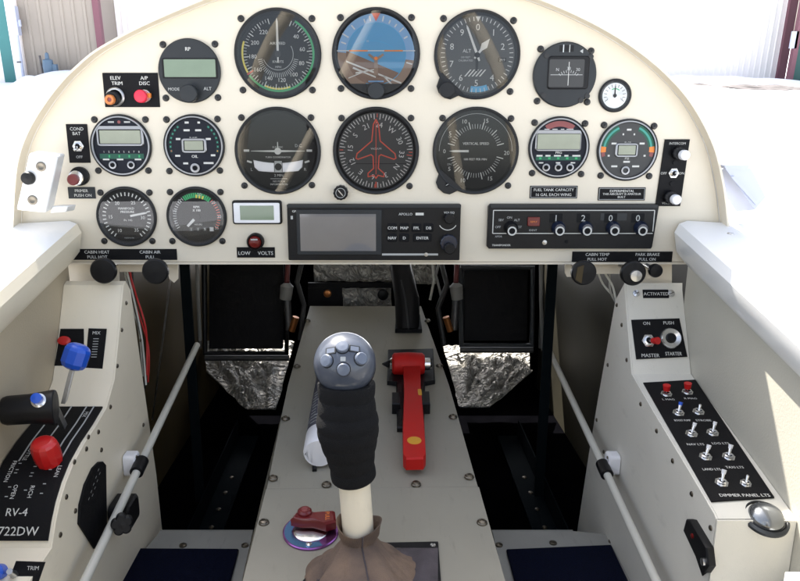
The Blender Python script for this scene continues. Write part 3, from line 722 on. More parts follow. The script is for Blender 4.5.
# ---------------- 8 square window nav indicator
t = thing('course_indicator', PF(564, 75), 'grey round instrument with a square smoked window at upper right', 'gauge', 'round gauges on the instrument panel')
r = 31.5*kmm(75); mb = MB('grey_case'); mb.lathe(0, 0, [(r, 0), (r, 3), (r-1, 4), (0, 4)], n=64); mb.build('case', t)
mb = MB('black_plastic'); mb.rrect(3, 2, 40, 31, 3.9, 5.4, r=3, cham=.8); mb.rrect(1, 1.5, 34, 26, 5.3, 5.6, 'dial_grey', r=1.5, cham=.1)
mb.rect(1, 0, 31, .5, 5.65, 'marking_dim'); mb.rect(3, 1, .6, 22, 5.66, 'marking')
mb.ticks(3, -10, -40, 40, 9, 12, 14.5, .5, 5.66, 'marking_dim'); mb.text('N', -8, 5, 3, 5.66, 'marking_dim'); mb.text('33', 3, 6, 3, 5.66, 'marking_dim'); mb.text('30', 12, 5, 3, 5.66, 'marking_dim'); mb.build('window', t)
mb = MB('black_plastic'); mb.rect(0, 24.5, 14, 6, 4.1); mb.rect(-3, 24.5, 1, 7, 4.2, 'steel'); mb.rect(3, 24.5, .8, 7, 4.2, 'marking_dim'); mb.flat([(13, 22), (16, 24), (16, 20)], 4.15, 'marking_dim'); mb.build('adjuster', t)
for a, b in ((-19, 18), (24, 17), (-20, -19), (23, -20), (17, -24)):
    MB('black_screw').lathe(a, b, [(2.7, 4), (2.6, 4.6), (0, 4.7)], n=16).build('face_screw', t)
screws(t, pxoff(564, 75, [(540.5, 49), (591, 51), (537, 101), (587, 102)]))
# ---------------- 9 suction gauge
t, r, ri = gauge('suction_gauge', 614.5, 95.5, 16.3, 'tiny white faced gauge near the upper right edge of the panel', rin=.74)
d = MB('steel'); d.disc(0, 0, ri+.2, .9); d.ticks(0, 0, -120, 120, 13, ri-4, ri-1, .5, 1.0, 'dial_black')
d.text('5', 0, 6, 2, 1, 'dial_black'); d.text('0', -7, -3, 2, 1, 'dial_black'); d.text('10', 7, -3, 2, 1, 'dial_black'); d.arc(0, 0, 6, 7, -30, 40, 1.01, 'green_mark'); d.build('dial', t)
MB('black_matte').prism([(-.7, -2), (.7, -2), (.3, 9), (-.3, 9)], 1.3, 1.6).disc(0, 0, 1.8, 1.7, n=16).build('needle', t)
# ---------------- digital monitors
def monitor(name, u, v, rp, label, scr):
    t, r, ri = gauge(name, u, v, rp, label, 'engine monitor', silver=True, scr=scr, group='round digital monitors on the instrument panel', glass=False)
    return t, r, ri
t, r, ri = monitor('digital_monitor', 121.5, 145.5, 30.5, 'silver ringed digital monitor with wide blank display at the left', [(94.5, 119.5), (145.5, 119.5), (98.5, 170.5), (148.5, 170.5)])
d = MB('dial_navy'); d.disc(0, 0, ri+.2, 1.6)
for a in (-8, 8): d.rect(a-0, 23, 6, 1.6, 1.7, 'marking_dim')
d.disc(0, 23, 1.6, 1.75, 'maroon_button', 14)
for i in range(8): d.text('12345678'[i], -17.5+i*5, -6, 2.0, 1.7, 'marking'); d.rect(-17.5+i*5, -10.5, 1.6, 2.6, 1.7, 'green_mark' if i % 2 else 'green_dark')
d.rect(0, -10.5, 44, 5, 1.65, 'green_dark')
for a in (-16, -2, 16): d.rect(a, -13.6, 6.5, 1.5, 1.72, 'marking')
d.build('dial', t)
mb = MB('silver_ring'); mb.rrect(0, 9.5, 47, 20, 1.6, 3.2, r=3, cham=.7); mb.rrect(0, 8.8, 42.5, 14.5, 3.15, 3.3, 'dial_black', r=1, cham=.1); mb.rrect(.4, 8.6, 40.5, 12.8, 3.3, 3.4, 'lcd', r=.6, cham=.05); mb.build('display', t)
for a in (-9.5, 9): MB('silver_ring').lathe(a, -19, [(4, 1.6), (3.8, 3.5), (2.4, 3.6), (2.2, 2.2)], n=20).disc(a, -19, 2.1, 2.4, 'dial_black', 16).build('push_button', t)
t, r, ri = monitor('fuel_monitor', 194.5, 145.5, 30.5, 'silver ringed round monitor with small square display and green dots', [(166.5, 119.5), (217.5, 119), (169.5, 171), (220, 170.5)])
def smallmon(t, r, ri, grey, cols):
    d = MB('dial_grey' if grey else 'dial_navy'); d.disc(0, 0, ri+.2, 1.6)
    return d
d = smallmon(t, r, ri, False, 0)
for i in range(7):
    for sx in (-1, 1):
        a = sx*(40+i*10.5); x, y = math.sin(R(a))*(ri-3.5), math.cos(R(a))*(ri-3.5); d.rect(x, y, 2.6, 2.2, 1.7, 'green_dark', -a)
        d.rect(x, y, 1.1, 1.1, 1.72, ('teal_mark' if i < 6 else ('orange_mark' if sx > 0 else 'red_mark')))
for x, y, w_ in ((-6, 22.5, 4), (6, 22.5, 2.5), (-6.5, 15, 6), (5, 15, 6), (-15.5, 6.5, 4.5), (14.5, 6.5, 5), (-17, -10, 5), (18.5, -9.5, 4.5), (-9.5, -17.5, 5), (13.5, -17.2, 10)):
    d.rect(x, y, w_, 1.9, 1.7, 'marking')
d.text('EL-FUEL', 0, 7.8, 1.7, 1.7); d.text('OIL', 0, -10.5, 3, 1.7, bold=.2); d.build('dial', t)
mb = MB('silver_ring'); mb.rrect(0, 0, 25, 14.5, 1.6, 3, r=3, cham=.6); mb.rrect(0, 0, 20.5, 10.5, 2.9, 3.1, 'dial_black', r=1, cham=.1); mb.rrect(0, .2, 18.5, 9, 3.1, 3.2, 'lcd', r=.6, cham=.05); mb.build('display', t)
MB('silver_ring').lathe(0, -22, [(5, 1.6), (4.7, 3.6), (2.7, 3.7), (2.5, 2.2)], n=20).disc(0, -22, 2.4, 2.4, 'dial_black', 16).build('push_button', t)
t, r, ri = monitor('engine_monitor', 558.5, 147.5, 30.5, 'silver ringed monitor with wide display over a green band at the right', [(534.5, 122.5), (585, 123.5), (532, 173), (581, 174)])
d = MB('dial_navy'); d.disc(0, 0, ri+.2, 1.6)
d.arc(0, 0, 20.5, 26, -35, 35, 1.66, 'maroon_button')
for x, w_ in ((-13, 5), (-5, 5), (2.5, 3.5), (10, 7)): d.rect(x, 17.5, w_, 1.7, 1.7, 'marking')
d.rect(0, -10.5, 45, 4, 1.66, 'green_dark')
for i in range(5): d.rect(-18+i*9, -10.5, 2.4, 2, 1.7, 'green_mark')
for i, x in enumerate((-19, -10.5, -1, 8, 18)): d.rect(x, -8, (6, 5, 7, 4, 8)[i], 1.6, 1.72, 'marking')
for x in (-17, 0, 15): d.rect(x, -15, 4.5, 1.2, 1.72, 'marking')
d.text('PRG', 0, -4.7, 2.6, 1.72, bold=.2); d.build('dial', t)
mb = MB('silver_ring'); mb.rrect(-1, 7, 46, 21, 1.6, 3.2, r=3, cham=.7); mb.rrect(-1, 6, 43.5, 15.8, 3.15, 3.3, 'dial_black', r=1, cham=.1); mb.rrect(-.8, 6, 42.5, 14.8, 3.3, 3.4, 'lcd', r=.6, cham=.05); mb.build('display', t)
for a in (-12, .3, 12): MB('silver_ring').lathe(a, -19.5, [(4, 1.6), (3.8, 3.5), (2.4, 3.6), (2.2, 2.2)], n=20).disc(a, -19.5, 2.1, 2.4, 'dial_black', 16).build('push_button', t)
t, r, ri = monitor('oil_monitor', 627, 150, 30.5, 'grey round monitor with green and orange outer arcs at far right', [(604, 125), (654, 126), (600.5, 175.5), (649, 176)])
d = smallmon(t, r, ri, True, 0)
for sx in (-1, 1):
    a0, a1 = (25, 82) if sx > 0 else (-82, -25)
    d.arc(0, 0, ri-6.5, ri-.3, a0, a1, 1.66, 'green_dark', 12); d.arc(0, 0, ri-4.5, ri-2.5, a0, a1, 1.68, 'teal_mark', 12); d.arc(0, 0, ri-5.5, ri-.3, sx*82, sx*95, 1.66, 'orange_mark', 4); d.arc(0, 0, ri-4.5, ri-.8, sx*95, sx*105, 1.66, 'maroon_button', 4)
for x, y, w_ in ((0, 20, 4.5), (-5.5, 15.5, 1.5), (5.5, 15.5, 1.5), (-14, 6.5, 5), (14, 6.5, 5), (-18.5, -5.5, 2), (17.5, -5.5, 2), (0, -11.5, 6.5), (-12, -16, 6), (9.5, -16, 7)): d.rect(x, y, w_, 1.8, 1.7, 'marking')
d.text('EL-OIL', 0, 7.5, 1.8, 1.7); d.text('PSI', 0, -8, 2.6, 1.7); d.build('dial', t)
mb = MB('silver_ring'); mb.rrect(-1, 0, 23, 14, 1.6, 3, r=3, cham=.6); mb.rrect(-1, 0, 19, 10.5, 2.9, 3.1, 'dial_black', r=1, cham=.1); mb.rrect(-1, .1, 17, 9, 3.1, 3.2, 'lcd', r=.6, cham=.05); mb.build('display', t)
MB('silver_ring').lathe(-1, -20, [(4.4, 1.6), (4.2, 3.6), (2.7, 3.7), (2.5, 2.2)], n=20).disc(-1, -20, 2.4, 2.4, 'dial_grey', 16).build('push_button', t)
# ---------------- manifold pressure
t, r, ri = gauge('manifold_pressure_gauge', 127, 216.5, 30, 'black manifold pressure gauge with white needle at lower left', scr=[(100.5, 192.5), (149.5, 192.5), (104.5, 241), (152.5, 241)], rin=.84)
d = MB('dial_black'); d.disc(0, 0, ri+.2, .7)
d.ticks(0, 0, -145, 145, 31, ri-4.6, ri-1, 1.1, .8, 'marking')
for s_, a in (('10', -150), ('15', -90), ('20', -32), ('25', 28), ('30', 93), ('35', 147)): d.text(s_, math.sin(R(a))*(ri-9.5), math.cos(R(a))*(ri-9.5), 3.6, .82, 'marking')
d.text('MANIFOLD', 0, 8.5, 2.4, .82, bold=.2); d.text('PRESSURE', 1, 5, 2.4, .82, bold=.2); d.text('IN. HG', 1, -3.5, 2.2, .82); d.text('MADE IN USA', 1, -22, 1.2, .82, 'marking_dim'); d.build('dial', t)
MB('marking').prism([(-1.1, 4), (1.1, 4), (.9, 19), (.5, 21.5), (-.5, 21.5), (-.9, 19)], 1.3, 1.7).prism([(-1, -5), (1, -5), (1, 4), (-1, 4)], 1.3, 1.6, 'dial_black').lathe(0, 0, [(3, 1.3), (3, 2), (0, 2)], 'dial_black', n=20).build('needle', t).rotation_euler = (0, 0, R(-79))
t, r, ri = gauge('tachometer', 197, 216.5, 30, 'black tachometer with green arc and short white needle beside the voltmeter', scr=[(170, 192), (220.5, 192), (172.5, 241), (222.5, 241)], rin=.84)
d = MB('dial_black'); d.disc(0, 0, ri+.2, .7)
d.ticks(0, 0, -32, 38, 14, ri-6.5, ri-1.5, 1.6, .8, 'green_mark'); d.ticks(0, 0, 2, 20, 3, ri-6.8, ri-3.5, 1.6, .82, 'yellow_mark'); d.ticks(0, 0, -120, -38, 14, ri-5, ri-1.5, .7, .8, 'marking_dim'); d.ticks(0, 0, 45, 120, 12, ri-5, ri-1.5, .7, .8, 'red_mark')
for s_, a in (('5', -105), ('10', -75), ('15', -45), ('20', 10), ('25', 50), ('30', 90), ('35', 120)): d.text(s_, math.sin(R(a))*(ri-2.8), math.cos(R(a))*(ri-2.8), 3.2, .84, 'marking_dim')
d.text('RPM', 0, 10, 2.4, .82, bold=.2); d.text('X 100', 0, 6.5, 2.4, .82, bold=.2); d.text('HOURS', 1, -8, 1.8, .82)
for i in range(4): d.rect(-6.5+i*7, -13, 4, 4.2, .8, 'marking_dim' if i == 3 else 'grey_case'); d.text('1190'[i], -6.5+i*7, -13, 3, .84, 'marking')
d.build('dial', t)
MB('marking').prism([(-1.4, 4), (1.4, 4), (1.2, 14), (-1.2, 14)], 1.3, 1.7).lathe(0, 0, [(3.6, 1.3), (3.6, 2), (0, 2)], 'dial_black', n=20).build('needle', t).rotation_euler = (0, 0, R(135))
# ---------------- voltmeter
t = thing('voltmeter', PF(257.5, 212), 'small rectangular digital voltmeter with silver frame left of the navigation radio', 'voltmeter')
mb = MB('black_plastic'); mb.rrect(0, 0, 50.5, 24.5, 0, 3, r=2.5, cham=.8); mb.rrect(-.3, -.5, 47, 20.5, 3, 3.6, 'bottle_white', r=1.5, cham=.4); mb.build('case', t)
MB('lcd_green').rrect(0, -.3, 34.5, 14.8, 3.5, 3.8, r=.5, cham=.1).build('display', t)
# ---------------- warning lamp + placard
t = thing('warning_lamp', PF(256, 241), 'dark red warning lamp in a black collar above the low volts placard', 'lamp')
MB('black_plastic').lathe(0, 0, [(8.8, 0), (8.8, 6), (7.4, 8), (6.6, 7)], n=6 if 0 else 32).build('collar', t)
MB('red_led').lathe(0, 0, [(6.6, 4), (6.4, 8), (4.5, 10.5), (0, 11.5)], n=24).rect(0, 3.4, 7, 1.4, 11.2, 'marking_dim').build('lens', t)
def placard(u, v, wpx, hpx, lines, label, name='placard', m='black_matte', frame=False, fs=None, th=1.0):
    k = kmm(v); W, H = wpx*k, hpx*k
    mb = MB(m); mb.rrect(0, 0, W, H, 0, th, r=.3, cham=.15)
    if frame: mb.frame(0, 0, W-1.6, H-1.6, .45, th+.03, 'marking_dim')
    for (s_, a, b, hh) in lines: mb.text(s_, a*k, b*k, hh*k, th+.05, 'marking', bold=.1)
    o = mb.build(name, frame=PF(u, v)); tag(o, label, 'placard', 'black placards in the cockpit'); return o
placard(256, 252.3, 38, 10.5, [('LOW', -11.5, -.5, 3.8), ('VOLTS', 9.5, -.5, 3.8)], 'black placard reading low volts below the warning lamp')
placard(124.5, 254.3, 105, 11, [('CABIN HEAT', -27, 2.6, 3.2), ('PULL HOT', -27, -2.4, 3.2), ('CABIN AIR', 26, 2.6, 3.2), ('PULL', 26, -2.4, 3.2)], 'long black placard reading cabin heat and cabin air at lower left')
placard(622, 256.6, 100, 10.5, [('CABIN TEMP', -25, 2.5, 3.1), ('PULL HOT', -25, -2.4, 3.1), ('PARK BRAKE', 25, 2.5, 3.1), ('PULL ON', 25, -2.4, 3.1)], 'long black placard reading cabin temp and park brake at lower right')
placard(553.5, 192, 47.5, 12.5, [('FUEL TANK CAPACITY', 0, 2.4, 2.9), ('16 GAL EACH WING', 0, -2.4, 2.9)], 'framed black placard below the monitor with green band', frame=True)
placard(621.5, 193.8, 47, 13, [('EXPERIMENTAL', 0, 3, 2.6), ('THIS AIRCRAFT IS AMATEUR', 0, 0, 2.2), ('BUILT', 0, -3, 2.2)], 'framed black placard below the grey monitor with orange arcs', frame=True)
placard(82, 192.7, 27, 11.5, [('PRIMER', 0, 2.2, 3), ('PUSH ON', 1, -2.4, 3)], 'small grey placard under the maroon push button', m='grey_case')
# ---------------- trim plate
t = thing('trim_switch_panel', PF(131.5, 90), 'black plate with orange and crimson buttons at upper left', 'switch panel')
MB('black_matte').rrect(0, 0, 55*kmm(90), 33*kmm(90), 0, 1, r=.4, cham=.2).text('ELEV', -14.5, 11.5, 3.6, 1.05, bold=.15).text('TRIM', -13.5, 6.5, 3.6, 1.05, bold=.15).text('A/P', 13.5, 11.5, 3.6, 1.05, bold=.15).text('DISC', 13.5, 6.5, 3.6, 1.05, bold=.15).build('plate', t)
mb = MB('steel'); mb.lathe(-16, -6.5, [(9.2, 1), (9.2, 2.2), (8.2, 3), (7, 3)], n=40, cap=False); mb.lathe(-17, -8, [(7, 1), (7.2, 7), (6, 8)], 'black_plastic', n=32); mb.build('collar', t)
mb = MB('orange_button'); mb.lathe(-18.5, -9.3, [(4.9, 7), (4.9, 11), (4.2, 12), (2.2, 12), (2, 10.8)], n=24); mb.disc(-18.5, -9.3, 2, 10.9, 'maroon_button', 16); mb.build('button', t)
MB('chrome').lathe(13, -5.8, [(6.5, 1), (6.3, 2.5), (5.8, 3)], n=32).build('collar', t)
MB('crimson_button').lathe(11, -6, [(6.2, 3), (6.2, 9), (5.4, 10), (0, 10.3)], n=32).build('button', t)
MB('orange_mark').rrect(18, -5.2, 4, 4.5, 2, 6, r=1, cham=.5).build('guard', t)
# ---------------- cond/bat toggle
def toggle(par, a, b, r=4.6, tip=None, tiph=9, dx=0, dy=4, z0=1, tipm='marking', big=1.):
    mb = MB('chrome'); mb.lathe(a, b, [(r*1.15, z0), (r*1.15, z0+.8)], n=6); mb.lathe(a, b, [(r*.8, z0+.8), (r*.8, z0+2.6), (r*.55, z0+3), (r*.45, z0+2.2)], n=24); mb.disc(a, b, r*.45, z0+2.25, 'dial_black', 14)
    o = mb.build('toggle_switch', par)
    lv = MB('chrome'); lv.tube([(a, b, z0+1.5), (a+dx, b+dy, z0+tiph)], [r*.22, r*.34], n=12)
    lv.lathe(a+dx, b+dy, [(r*.34, z0+tiph-.2), (r*.2, z0+tiph+.8), (0, z0+tiph+.9)], n=12)
    lv.build('lever', o)
    if tip: MB(tip).tube([(a+dx*(.5 if tip == 'red_lever' else .82), b+dy*(.5 if tip == 'red_lever' else .82), z0+tiph*(.55 if tip == 'red_lever' else .82)), (a+dx*1.05, b+dy*1.05, z0+tiph+2)], [r*.55*big, r*.66*big], n=16).build('tip', o)
    return o
t = thing('alternator_switch', PF(78.5, 143.5), 'narrow black plate with one chrome toggle beside the left monitor', 'switch panel')
MB('black_matte').rrect(0, 0, 21*kmm(143), 38*kmm(143), 0, 1, r=.4, cham=.2).text('COND', 0, 14.5, 3.3, 1.05).text('BAT', -.5, 10, 3.3, 1.05).text('OFF', 0, -13, 2.8, 1.05, 'marking_dim').build('plate', t)
toggle(t, 0, -2.5, 5, dy=-3)
t = thing('push_button', PF(80.5, 176), 'maroon push button in a black collar above the small placard', 'button')
MB('black_plastic').lathe(0, 0, [(9.5, 0), (9.5, 4), (8.5, 5), (7.5, 5)], n=36).lathe(-1.2, -1.2, [(7.6, 4.5), (7.4, 9), (6, 9.5)], 'chrome', n=36).build('collar', t)
MB('maroon_button').lathe(-3, -2.6, [(5.6, 8), (5.6, 13), (4.6, 14), (0, 14)], n=28).build('cap', t)
# ---------------- headphone jack plate at right
t = thing('headset_panel', PF(671.5, 173), 'tall black plate with two white capped knobs at the right edge', 'control panel')
kq = kmm(173); mb = MB('black_matte'); mb.prism([(-13.5*kq, -33*kq), (11.5*kq, -33*kq), (14.5*kq, 33*kq), (-10*kq, 33*kq)], 0, 1.6, cham=.3)
mb.text('INTERCOM', 2.5, 29.5, 2.4, 1.7, wmax=17); mb.text('VOLUME', -1.5, -30.2, 2.2, 1.7); mb.text('OFF', -8.5, 0, 2.6, 1.7); mb.text('ON', 9.5, 0, 2.6, 1.7, rot=0); mb.build('plate', t)
for a, b in ((3.5, 20), (-.5, -24)):
    o = knob(t, a, b, 6.5, 1.6, 8, 'black_plastic')
    MB('bottle_white').lathe(a+3, b-1.5, [(5, 8), (5, 13), (4.3, 14), (0, 14.2)], n=28).build('cap', o)
toggle(t, 1.5, 0, 4.6, z0=1.6, dy=1)
for a, b in ((1.5, 10.5), (.5, -10.5)): MB('dial_black').lathe(a, b, [(2.2, 1.6), (2.1, 2.6), (0, 2.7)], n=16).build('lamp', t)
# ---------------- navigation radio
t = thing('navigation_radio', PF(374, 231.5), 'wide black radio with large blank grey screen and small keys', 'radio', 'panel radios')
k = kmm(231); mb = MB('black_plastic'); mb.rrect(0, 0, 171*k, 56*k, 0, 7, r=1, cham=.6); mb.rrect(0, 26.5*k, 171*k, 3*k, 6.9, 8.2, 'grey_case', r=.4, cham=.3); mb.build('case', t)
mb = MB('grey_case'); mb.rrect(-34.5*k, .5*k, 84*k, 45*k, 6.9, 8.2, r=1, cham=.5); mb.rrect(-35.5*k, .2*k, 75*k, 37*k, 8.15, 8.3, 'lcd_grey', r=.4, cham=.05)
mb.build('screen', t)
mb = MB('marking'); mb.text('GPS COMM', -73*k, 21.3*k, 2.2*k, 7.1, bold=.15); mb.rect(-81*k, 15*k, 2.2*k, 3.5*k, 7.05, 'marking_dim'); mb.text('APOLLO', 31*k, 18.5*k, 2.6*k, 7.1, 'marking_dim', bold=.2); mb.rect(45*k, 18.5*k, 8*k, 2.6*k, 7.05, 'marking'); mb.text('VOL/SQ', 74*k, 20*k, 2.2*k, 7.1, bold=.1); mb.arc(73*k, 12*k, 9*k, 9.8*k, 120, 240, 7.06, 'marking', 12)
mb.rect(36*k, -22*k, 56*k, 2*k, 7.05, 'marking_dim'); mb.build('lettering', t)
xs_ = (18, 30, 42, 54); lab = ('COM', 'MAP', 'FPL', 'DB')
for i, x in enumerate(xs_): MB('dial_black').rrect(x*k, 5*k, 9.5*k, 8*k, 6.9, 8.6, r=1.5, cham=.6).text(lab[i], x*k, 5*k, 3*k, 8.65, bold=.2).build('key', t)
for x, w_, s_ in ((18, 9.5, 'NAV'), (30, 9.5, 'D'), (48, 18, 'ENTER')): MB('dial_black').rrect(x*k, -5*k, w_*k, 8*k, 6.9, 8.6, r=1.5, cham=.6).text(s_, x*k, -5*k, 3*k, 8.65, bold=.2).build('key', t)
knob(t, 74*k, 14.5*k, 5, 7, 15); o = knob(t, 74*k, -10*k, 8.5, 7, 14, 'navy_knob'); knob(o, 74*k, -14*k, 5.5, 14, 22, 'black_plastic', 'inner_knob')
MB('steel').lathe(52*k, -22*k, [(2, 7), (2, 8.2), (0, 8.4)], n=14).build('jack', t)
MB('dial_black').lathe(3*k, 19*k, [(1.8, 7), (1.8, 7.8), (0, 7.8)], n=14).build('photocell', t)
# ---------------- transponder
t = thing('transponder', PF(571, 226), 'wide black transponder with five white ringed knobs at lower right', 'radio', 'panel radios')
k = kmm(227); mb = MB('black_plastic'); mb.prism([(-84*k, -20*k), (-82*k, -22*k), (80*k, -22*k), (81*k, -20*k), (84*k, 21*k), (83*k, 22.5*k), (-82*k, 22.5*k), (-84*k, 20*k)], 0, 6, cham=.5)
mb.rrect(0, 20.8*k, 164*k, 3*k, 5.9, 7.4, 'grey_case', r=.4, cham=.3); mb.build('case', t)
mb = MB('marking')
def ln(x0, y0, x1, y1, w_=.9):
    a = Vector((x0, y0)); b = Vector((x1, y1)); dd = (b-a).normalized(); nn = Vector((-dd.y, dd.x))*w_/2; mb.flat([tuple(a-nn), tuple(b-nn), tuple(b+nn), tuple(a+nn)], 6.08, 'marking')
x0, x1, y0, y1 = -79*k, 80*k, -6.5*k, 16.5*k
ln(x0, y1, x1, y1); ln(x0, y0, x0, y1); ln(x1, y0+2, x1, y1); ln(x0, y0, x1, y0)
for s_, a, b in (('SBY', -71, 7), ('ON', -63, 9.5), ('ALT', -55.5, 7), ('OFF', -74, 0), ('TST', -53, 0)): mb.text(s_, a*k, b*k, 2.4*k, 6.1, 'marking_dim')
mb.text('1', -17*k, 9*k, 6.5*k, 6.3, 'marking_dim', bold=.1); mb.text('2', 10*k, 9*k, 6.5*k, 6.3, 'marking_dim', bold=.1); mb.text('0', 37*k, 9*k, 6.5*k, 6.3, 'marking_dim', bold=.1); mb.text('0', 64*k, 9*k, 6.5*k, 6.3, 'marking_dim', bold=.1)
mb.text('IDENT', -39*k, -3.2*k, 2*k, 6.1, 'marking_dim'); mb.text('XPDR', -73*k, -9.5*k, 2*k, 6.1, 'marking_dim'); mb.text('TRANSPONDER', -70*k, -18.3*k, 1.9*k, 6.1, bold=.15); mb.build('lettering', t)
mb = MB('dial_black')
for a in (-17, 10, 37, 64): mb.rrect(a*k, 9*k, 13*k, 9*k, 6, 6.2, r=.5, cham=.1)
mb.rrect(40*k, 10*k, 26*k, 7*k, 6.0, 6.15, 'grey_case', r=.3, cham=.05); mb.build('code_window', t)
MB('red_led').rrect(-39*k, 5.5*k, 12*k, 9*k, 6, 8, r=.8, cham=.5).text('REPLY', -39*k, 5.5*k, 1.8*k, 8.1, 'orange_mark').build('reply_lamp', t)
for a in (-61, -14, 13, 40, 67.5):
    big = a != -61
    mb = MB('navy_knob' if big else 'black_plastic'); mb.lathe(a*k, 0-3*k+2, [(7.2, 6), (6.6, 10), (5, 13)], n=32)
    o = mb.build('knob', t)
    MB('marking').lathe(a*k, -3*k, [(4.6, 13), (4.6, 13.6), (3.2, 13.6), (3.1, 13)], n=32, cap=False).lathe(a*k, -3*k, [(3.1, 12), (3.1, 13.2), (0, 13)], 'black_matte', n=24).build('ring', o)
MB('steel').lathe(-27*k, -15.5*k, [(2.6, 6), (2.4, 7), (0, 7.3)], n=18).build('screw', t)
MB('dial_black').lathe(-5*k, -15*k, [(1.8, 6), (1.8, 6.5), (0, 6.5)], n=14).build('set_screw', t)
# ================================================================== PULL KNOBS UNDER THE PANEL
def pull(u, v, rpx, label, m='black_plastic', face=None, y=-.028):
    t = thing('pull_knob', PF(u, v, y), label, 'knob', 'round pull knobs below the panel')
    s_ = (y+D)/ray(u, v).y*1000; r = rpx*s_
    MB('steel').tube([(0, 0, 0), (0, 0, (y)*1000+-14)], 2.6).build('shaft', t)
    MB(m).lathe(0, 0, [(r*.55, -12), (r*.7, -8), (r, -4), (r, 0), (r*.9, 1.6), (0, 2.2)], n=40).build('grip', t)
    if face == 'silver': MB('chrome').lathe(2, -2, [(r*.5, 2), (r*.45, 3.4), (0, 3.8)], n=32).build('centre', t)
    if face == 'olive':
        MB('chromate').prism([(-r*.7, -r*.5), (-r*.2, -r*.8), (-r*.1, r*.7), (-r*.6, r*.5)], 2.0, 2.6).build('sticker', t)
        MB('chrome').tube([(r*.2, -r*.6, 2.3), (r*.6, 0, 2.3), (r*.5, r*.5, 2.3)], .5).build('glint_wire', t) if 0 else None
    return t
pull(103, 271, 13, 'black pull knob below the words cabin heat')
pull(155, 271.5, 13, 'black pull knob below the words cabin air')
pull(584, 273, 12.5, 'black pull knob with olive patch below cabin temp', face='olive')
pull(633.5, 273.5, 12.5, 'black pull knob with silver centre below park brake', face='silver')
pull(656, 271, 6.8, 'small black pull knob beside the silver centred one')
# ================================================================== SIDE CONSOLES
XL = .262
def prof(side):
    if side < 0: px = [(124, 281), (122, 285), (118, 330), (113, 380), (105, 408), (95, 425), (83, 443), (72, 463), (64, 483), (58, 503), (54, 522), (51, 541), (50, 548)]
    else: px = [(626, 283), (626, 290), (633, 374), (641, 388), (655, 412), (690, 470), (716, 514), (718, 519)]
    return [pX(u, v, side*XL) for u, v in px]
def console(side, label):
    t = thing('side_console', loc((side*.29, -.1, -.5)), label, 'console', 'side consoles')
    pr = prof(side); XO = .3215*side
    if side < 0: fr = [pX(u, v, side*XL) for u, v in ((162, 542), (155, 475), (140, 370), (129, 290))]; last = pr[-1]; aft = [Vector((side*XL, last.y-.1, last.z-.006)), Vector((side*XL, last.y-.1, -.549))]
    else: fr = [pX(u, v, side*XL) for u, v in ((578, 534), (590, 455), (600, 395), (617, 300))]; last = pr[-1]; aft = [Vector((side*XL, last.y-.0003, -.549))]
    foot = Vector((side*XL, fr[0].y, -.549))
    loop = pr+aft+fr if fr[0].z < -.53 else pr+aft+[foot]+fr
    mb = MB('console_grey' if side > 0 else 'cream', 1); mb.slab(loop, (side*-.0016, 0, 0)) ; mb.build('cheek', t, P=True)
    top = pr+aft[:-1] if side < 0 else pr
    mb = MB('console_grey' if side > 0 else 'cream', 1)
    vs = []; n = len(top)
    for p in top: vs += [(side*(XL+.0002), p.y, p.z), (XO, p.y, p.z)]
    fs = [(2*i, 2*i+1, 2*i+3, 2*i+2) for i in range(n-1)]
    # thickness
    vs += [(a, b-.0, c-.002) for a, b, c in vs]; m2 = 2*n
    fs += [(f[3]+m2, f[2]+m2, f[1]+m2, f[0]+m2) for f in list(fs)]
    fs += [(2*i, 2*i+2, m2+2*i+2, m2+2*i) for i in range(n-1)]
    mb.add(vs, fs); mb.build('top_skin', t, P=True, ang=25)
    if side > 0:
        p = pr[-1]; MB('console_grey', 1).slab([Vector((side*(XL-.0014), p.y-.0006, p.z-.0003)), Vector((XO, p.y-.0006, p.z-.0003)), Vector((XO, p.y-.0006, -.549)), Vector((side*(XL-.0014), p.y-.0006, -.549))], (0, -.0015, 0)).build('end_plate', t, P=True)
    return t, pr
conL, prL = console(-1, 'cream left console rising to the panel behind the levers')
conR, prR = console(1, 'pale grey right console with black switch strip on its sloping top')
def rivet(side, u, v, par, name='rivet'):
    p = pX(u, v, side*(XL-.0016)); f = FRM(p, Vector((0, 1, 0)), Vector((-side, 0, 0)))
    mb = MB('bolt_steel'); mb.lathe(0, 0, [(2.3, 0), (2.2, .9), (1.2, 1.5), (0, 1.5)], n=14)
    mb.v = [tuple(f @ Vector(q)) for q in mb.v]; mb.build(name, par, P=True)
for u, v in ((126, 303), (121.5, 330), (117, 366), (110, 407), (98, 432), (101, 450)[:2], (86, 449), (74, 462), (98, 425)[:2] if 0 else (88, 437), (66, 497), (75, 511), (60, 535), (143, 425), (118, 476) if 0 else (140, 340)):
    rivet(-1, u, v, conL)
for u, v in ((617, 305), (622, 325), (608, 365), (627, 360), (641, 404), (657, 431), (673, 461), (692, 494), (711, 528), (597, 420), (604, 452)):
    rivet(1, u, v, conR)
# frames on console tops: local y = forward/up along slope, local x = right, z = outward
def topframe(side, i, frac=.5, x=None):
    a, b = (prL if side < 0 else prR)[i], (prL if side < 0 else prR)[i+1]
    p = a.lerp(b, frac); up = (a-b).normalized(); n = Vector((1, 0, 0)).cross(up); n.normalize()
    if n.z < 0 and abs(n.z) > .01: n = -n
    p = Vector((side*(XL+.03) if x is None else x, p.y, p.z))
    m = Matrix((Vector((1, 0, 0)), up, n)).transposed().to_4x4(); m.translation = p; return m
def onplane(fr, u, v):   # pixel -> local mm coordinates in the plane of a frame
    p = pPl(u, v, fr.translation, fr.col[2].to_3d()); q = fr.inverted() @ p; return q.x*1000, q.y*1000
